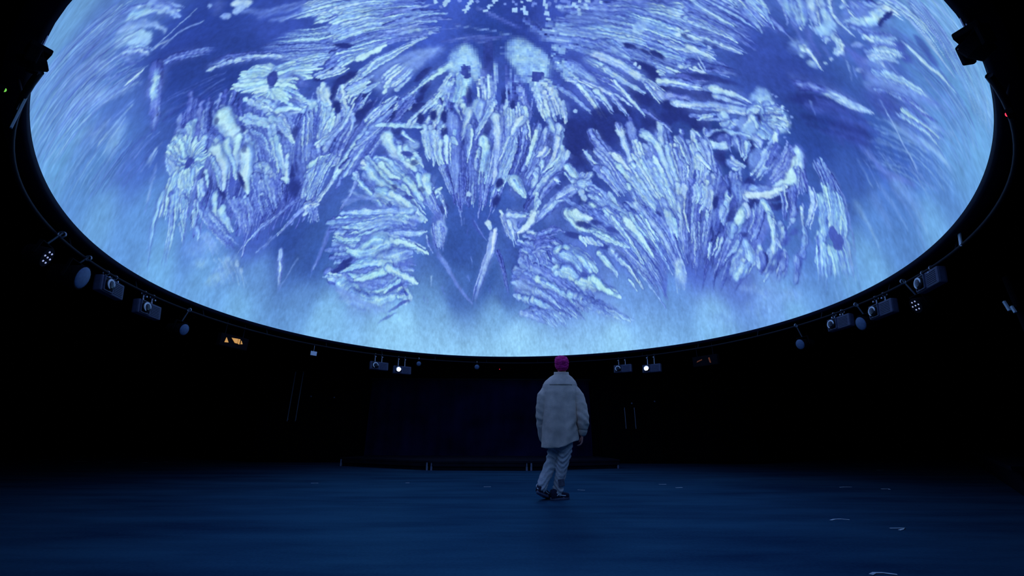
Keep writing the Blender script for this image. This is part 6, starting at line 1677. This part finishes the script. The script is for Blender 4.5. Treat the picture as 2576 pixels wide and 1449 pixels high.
tape(3.361, 4.087, [(-0.07, 0.02), (0.07, 0.03), (0.0, -0.02), (-0.06, -0.06)], 0.02, 'arrow-shaped tape mark at the right of the floor')
tape(2.149, 2.833, [(-0.075, -0.02), (-0.03, 0.012), (0.02, 0.012), (0.075, -0.02)], 0.022, 'tape mark at the bottom edge of the picture')
tape(5.275, 7.225, [(-0.12, -0.02), (-0.02, 0.03), (0.1, 0.03)], 0.02, 'thin tape mark far right, left of a small bright one')
tape(5.706, 6.982, [(-0.06, 0.03), (0.06, 0.04), (0.0, -0.04)], 0.03, 'small bright tape mark at the far right')
tape(8.801, 10.818, [(-0.08, 0), (0.08, 0.02)], 0.03, 'faint tape speck farthest at the right')
tape(2.483, 7.523, [(-0.06, 0), (0.06, 0.01)], 0.022, 'pale tape mark right of the person, farther of two')
tape(2.578, 7.085, [(-0.05, -0.02), (0.06, 0.01)], 0.03, 'pale tape mark right of the person, nearer of two')
tape(1.023, 6.739, [(-0.05, 0.02), (0.05, -0.03)], 0.014, 'faint tape mark just right of the walking legs')
tape(-16.222, 14.463, [(-0.2, 0.1), (0.2, -0.1)], 0.1, 'pale tape speck at the far left edge, first of the left row')
tape(-14.150, 13.684, [(-0.16, 0.06), (0.16, -0.06)], 0.09, 'pale tape speck in the left row, second from the edge')
tape(-12.402, 12.979, [(-0.18, 0.06), (0.0, 0), (0.18, 0.02)], 0.1, 'pale tape speck in the left row, third and brightest')
tape(-11.290, 12.672, [(-0.12, 0.05), (0.12, -0.05)], 0.08, 'pale tape speck in the left row, fourth from the edge')
tape(-10.183, 12.560, [(-0.05, 0), (0.05, 0)], 0.08, 'tiny tape speck in the left row, fifth from the edge')
tape(-9.901, 12.948, [(-0.1, 0.05), (0.1, -0.05)], 0.06, 'tape speck ending the left row nearest the stage')
tape(-3.224, 7.502, [(-0.05, 0), (0.06, 0.02)], 0.018, 'faint tape mark on the floor left of the stage front')
tape(-1.724, 7.616, [(-0.03, 0), (0.03, 0.01)], 0.02, 'faint tape speck on the floor before the left deck')
tape(-0.374, 7.093, [(-0.05, 0), (0.06, 0.01)], 0.018, 'faint tape mark on the floor before the middle deck')
tape(4.970, 14.113, [(-0.02, -0.12), (0.02, 0.12)], 0.03, 'pale stub of tape on the floor right of the stage')

# ------------------------------------------------------------------ the person, seen from behind, walking and looking up
def wrinkle(co, amp, fr, seed):
    r = np.random.default_rng(seed); out = np.zeros(len(co))
    for k in range(7):
        d = r.normal(size=3); d /= np.linalg.norm(d); d[2] *= 1.6; ph = r.random() * 6.28; f = fr * (.6 + 1.2 * r.random())
        out += np.sin(co @ d * f + ph + 1.3 * np.sin(co @ r.normal(size=3) * f * .4)) / (1 + k * .25)
    return amp * out / 2.2

def build_person():
    # body: one continuous skin (head, neck, trunk, limbs, hands)
    bm = bmesh.new(); X, Y = .66, 5.80
    add_loft(bm, [(.64, Y, .80, .15, .11, 1), (.64, Y, .90, .165, .12, 1), (.645, Y, 1.05, .14, .10, 1), (.65, Y, 1.25, .16, .115, 1), (.66, Y, 1.36, .15, .095, 1), (.675, Y, 1.46, .10, .075, 1), (.685, Y, 1.50, .06, .06, 1)])
    add_limb(bm, [(.685, Y - .005, 1.44, .062), (.69, Y + .005, 1.52, .057), (.69, Y + .01, 1.60, .055)])
    tilt = Matrix.Rotation(R(14), 3, 'X')                                        # head tipped back
    hc = Vector((.69, Y + .012, 1.675))
    def H(p): return hc + tilt @ Vector(p)
    add_ball(bm, H((0, -.012, .022)), (.077, .096, .098), tilt)                  # skull
    add_ball(bm, H((0, .035, -.045)), (.058, .060, .072), tilt)                  # jaw and face
    add_ball(bm, H((0, .070, .045)), (.058, .020, .018), tilt, 12, 8)             # brow
    add_ball(bm, H((0, .098, -.008)), (.013, .022, .026), tilt, 12, 8)            # nose
    add_ball(bm, H((0, .085, -.052)), (.026, .012, .008), tilt, 12, 8)            # upper lip
    add_ball(bm, H((0, .083, -.068)), (.022, .012, .008), tilt, 12, 8)            # lower lip
    for s in (-1, 1): add_ball(bm, H((s * .082, -.01, -.005)), (.012, .022, .034), tilt, 10, 8)   # ears
    # arms
    add_limb(bm, [(.495, Y, 1.335, .052), (.415, Y + .01, 1.20, .050), (.395, Y + .03, 1.03, .043), (.41, Y + .12, .84, .036), (.43, Y + .18, .74, .029)])
    add_limb(bm, [(.83, Y, 1.335, .052), (.895, Y - .01, 1.18, .050), (.932, Y - .03, 1.00, .043), (.936, Y - .02, .86, .034), (.932, Y, .785, .028)])
    def hand(w, down, fwd, side):
        """palm with four bent fingers and a thumb off its side"""
        w, down, fwd, side = Vector(w), Vector(down).normalized(), Vector(fwd).normalized(), Vector(side).normalized()
        for k in (-.022, -.007, .008, .023): add_limb(bm, [(*(w + fwd * k * .6), .016), (*(w + down * .045 + fwd * k), .0145), (*(w + down * .085 + fwd * k), .0125)], 10)
        for k, ln in ((-.028, .062), (-.009, .074), (.010, .078), (.028, .070)):
            a = w + down * .085 + fwd * k; b = a + (down * .85 + side * .35).normalized() * ln * .45; c = b + (down * .45 + side * .9).normalized() * ln * .33; e = c + (down * .0 + side * 1.0).normalized() * ln * .25
            add_limb(bm, [(*a, .0095), (*b, .009), (*c, .0082), (*e, .007)], 10)
        a = w + down * .02 + fwd * .026; b = w + down * .05 + fwd * .052 + side * .012; c = w + down * .085 + fwd * .058 + side * .026
        add_limb(bm, [(*a, .013), (*b, .0105), (*c, .0085)], 10)
    hand((.928, Y + .005, .755), (-.12, .05, -1), (.05, 1, 0), (-1, .0, 0))
    hand((.44, Y + .20, .71), (.2, .4, -.9), (.3, .9, .3), (1, 0, 0))
    # legs and feet
    add_limb(bm, [(.70, Y, .86, .085), (.695, Y, .65, .072), (.66, Y - .01, .43, .053), (.62, Y + .01, .24, .048), (.585, Y - .02, .09, .036)])
    add_limb(bm, [(.575, Y, .86, .085), (.565, Y + .03, .64, .072), (.535, Y + .05, .46, .053), (.44, Y - .02, .28, .048), (.365, Y - .09, .145, .036)])
    add_limb(bm, [(.57, Y - .035, .05, .032), (.63, Y, .04, .032), (.68, Y + .03, .032, .026)])
    add_limb(bm, [(.35, Y - .10, .11, .032), (.39, Y - .03, .065, .032), (.41, Y + .02, .035, .026)])
    body = fuse('person', bm, M['skin'], None, .0065, 3)
    tag(body, 'person seen from behind in a cream overshirt and pale jeans, walking and looking up', 'person')

    # short pink hair that leaves the face, ears and nape free
    bm = bmesh.new()
    add_ball(bm, H((0, -.028, .040)), (.098, .100, .088), tilt, 28, 18)
    add_ball(bm, H((0, -.045, -.005)), (.094, .078, .078), tilt, 28, 18)
    add_ball(bm, H((-.02, .02, .075)), (.07, .07, .05), tilt, 20, 14); add_ball(bm, H((.022, .018, .073)), (.07, .07, .05), tilt, 20, 14)
    fuse('hair', bm, M['hair'], body, .006, 2, lambda c, n: c + n * wrinkle(c, .0045, 120, 7)[:, None])
    for s in (-1, 1):
        bm = bmesh.new(); add_ball(bm, H((s * .032, .083, .020)), (.013, .009, .009), tilt, 12, 8); bm_obj('eye', bm, M['eye'], body, True)

    # jeans
    bm = bmesh.new()
    add_loft(bm, [(.64, Y, .74, .165, .125, 1), (.64, Y, .84, .175, .13, 1), (.64, Y, .94, .165, .125, 1), (.64, Y, 1.00, .155, .115, 1)])
    add_limb(bm, [(.715, Y, .80, .100), (.708, Y, .66, .094), (.690, Y - .005, .55, .085), (.662, Y - .01, .43, .076), (.630, Y, .30, .070), (.602, Y + .0, .18, .064), (.583, Y - .015, .075, .062)], 20)
    add_limb(bm, [(.580, Y, .80, .100), (.566, Y + .03, .66, .088), (.552, Y + .05, .55, .080), (.528, Y + .05, .455, .074), (.468, Y + .0, .33, .074), (.408, Y - .05, .22, .068), (.368, Y - .085, .135, .062)], 20)
    def crease(c, n):
        z = c[:, 2]; k = np.exp(-((z - .50) / .12) ** 2) + .9 * np.exp(-((z - .12) / .07) ** 2) + .25
        w = np.sin(c[:, 2] * 105 + 5 * np.sin(c[:, 0] * 22) + 3 * np.sin(c[:, 1] * 17)) * .0065
        return c + n * (w * k + wrinkle(c, .003, 60, 3))[:, None]
    jeans = fuse('jeans', bm, M['jeans'], body, .008, 3, crease)
    bm = bmesh.new(); add_box(bm, (.628, Y - .0655, .195), (.085, .012, .085), .004, Matrix.Rotation(R(-6), 3, 'Y') @ Matrix.Rotation(R(22), 3, 'Z'))
    bm_obj('patch', bm, M['patch'], jeans)

    # cream overshirt: back panel, sleeves, collar
    bm = bmesh.new()
    add_loft(bm, [(.632, Y + .01, .60, .248, .172, .85), (.632, Y + .01, .68, .246, .170, .85), (.636, Y, .85, .236, .162, .85), (.642, Y, 1.02, .230, .156, .85), (.646, Y, 1.18, .232, .150, .88), (.652, Y, 1.30, .246, .142, .9), (.656, Y, 1.38, .240, .126, .95), (.664, Y, 1.445, .208, .110, 1), (.672, Y, 1.50, .152, .092, 1), (.678, Y + .004, 1.535, .098, .080, 1)], 36)
    def drape(c, n):
        x, y, z = c[:, 0], c[:, 1], c[:, 2]
        low = np.clip((.95 - z) / .3, 0, 1)
        c = c.copy(); c[:, 2] = z + low * np.clip(x - .60, 0, .3) * .36
        folds = .007 * np.sin((x - .64) * 30 + 2.2 * np.sin(z * 5)) * np.clip((1.35 - z) / .5, 0, 1)
        diag = .006 * np.sin((z - 1.1 * (x - .7)) * 34) * np.exp(-((z - .86) / .12) ** 2) * np.clip((x - .66) / .15, 0, 1)
        yoke = .006 / (1 + np.exp(-(z - 1.395) / .0025)) * (y < Y)
        return c + n * (folds + diag + yoke + wrinkle(c, .0022, 26, 11))[:, None]
    jacket = fuse('overshirt', bm, M['cream'], body, .009, 3, drape)
    bm = bmesh.new(); add_limb(bm, [(.657 + .150 * t, Y + .004 - .1315 * math.sqrt(1 - (.150 * t / .240) ** 2), 1.392, .0035) for t in [-1 + i / 8 for i in range(17)]], 8)
    bm_obj('yoke_seam', bm, M['seam'], jacket, True)
    def bunch(c, n):
        z, x = c[:, 2], c[:, 0]
        e = .0035 * np.sin(z * 58 + (x - .6) * 46) * (np.exp(-((z - .96) / .13) ** 2) + .25)
        return c + n * (e + wrinkle(c, .002, 40, 5))[:, None]
    bm = bmesh.new()
    add_limb(bm, [(.492, Y, 1.335, .080), (.430, Y, 1.25, .086), (.405, Y + .01, 1.10, .080), (.400, Y + .03, .98, .076), (.410, Y + .09, .85, .070), (.424, Y + .15, .75, .062), (.43, Y + .17, .71, .058)], 22)
    fuse('sleeve', bm, M['cream'], jacket, .009, 3, bunch)
    bm = bmesh.new()
    add_limb(bm, [(.832, Y, 1.335, .080), (.890, Y - .005, 1.25, .087), (.924, Y - .02, 1.12, .085), (.938, Y - .04, .99, .083), (.943, Y - .035, .91, .079), (.940, Y - .015, .845, .066)], 22)
    fuse('sleeve', bm, M['cream'], jacket, .009, 3, bunch)
    bm = bmesh.new(); ring = []
    for k, (dz, a, b) in enumerate(((0, .108, .092), (.03, .104, .088), (.055, .100, .084), (.055, .090, .074), (.03, .092, .076), (0, .094, .078))):
        ring.append([(.683 + a * math.cos(t), Y + .006 + b * math.sin(t), 1.522 + dz + .012 * math.sin(t)) for t in [2 * PI * j / 32 for j in range(32)]])
    loft_rings(bm, ring, False)
    bm_obj('collar', bm, M['cream'], jacket, True)
    bm = bmesh.new(); add_limb(bm, [(.937, Y - .012, .842, .064), (.935, Y - .008, .80, .060)], 20); cf = fuse('cuff', bm, M['cream'], jacket, .008, 1)
    bm = bmesh.new(); add_ring(bm, (.9365, Y - .011, .835), (0.03, -.05, 1), .0655, .004, 28, 6); bm_obj('cuff_seam', bm, M['seam'], cf, True)

    # low canvas shoes with a white side stripe
    def shoe(origin, yaw, pitch, label):
        q = Matrix.Rotation(yaw, 4, 'Z') @ Matrix.Rotation(pitch, 4, 'Y')
        up_s = [(0, .030, .012, .050), (.012, .037, .004, .092), (.05, .041, .0, .100), (.09, .043, .0, .088), (.13, .045, .0, .070), (.18, .049, .0, .058), (.225, .047, .0, .050), (.255, .036, .004, .044), (.270, .016, .010, .036)]
        bm = bmesh.new(); rings = []
        for x, w, zb, zt in up_s:
            rings.append([(x, w * math.copysign(abs(math.cos(t)) ** .75, math.cos(t)), .026 + zb + (zt - zb) * max(0, math.sin(t)) ** .7 if math.sin(t) > 0 else .024) for t in [2 * PI * j / 20 for j in range(20)]])
        loft_rings(bm, rings)
        s = bm_obj('shoe', bm, M['shoe'], body, True)
        s.matrix_local = Matrix.Translation(origin) @ q
        s['label'] = label
        bm = bmesh.new(); rings = []
        for z, k in ((0, .97), (.006, 1.0), (.026, 1.0), (.031, .98)):
            ring = []
            for j in range(36):
                t = 2 * PI * j / 36; c, sn = math.cos(t), math.sin(t)
                w = .050 if c > 0 else .043
                ring.append((.136 + .142 * k * c, w * k * math.copysign(abs(sn) ** .8, sn), z))
            rings.append(ring)
        loft_rings(bm, rings); bm_obj('sole', bm, M['sole'], s, True)
        for sd in (-1, 1):
            bm = bmesh.new(); path = [(.07, .055), (.10, .075), (.118, .082), (.115, .060), (.165, .052), (.19, .050)]
            pts = []
            for x, z in path:
                w = float(np.interp(x, [u[0] for u in up_s], [u[1] for u in up_s])); pts.append((x, sd * (w * .985 + .0005), z - .006, .0058))
            add_limb(bm, pts, 8); bm_obj('side_stripe', bm, M['stripe'], s, True)
    shoe((.488, Y - .075, .0), R(28), 0.0, 'black canvas shoe planted flat on the floor')
    shoe((.318, Y - .150, .085), R(52), R(20), 'black canvas shoe with its heel lifted')
build_person()
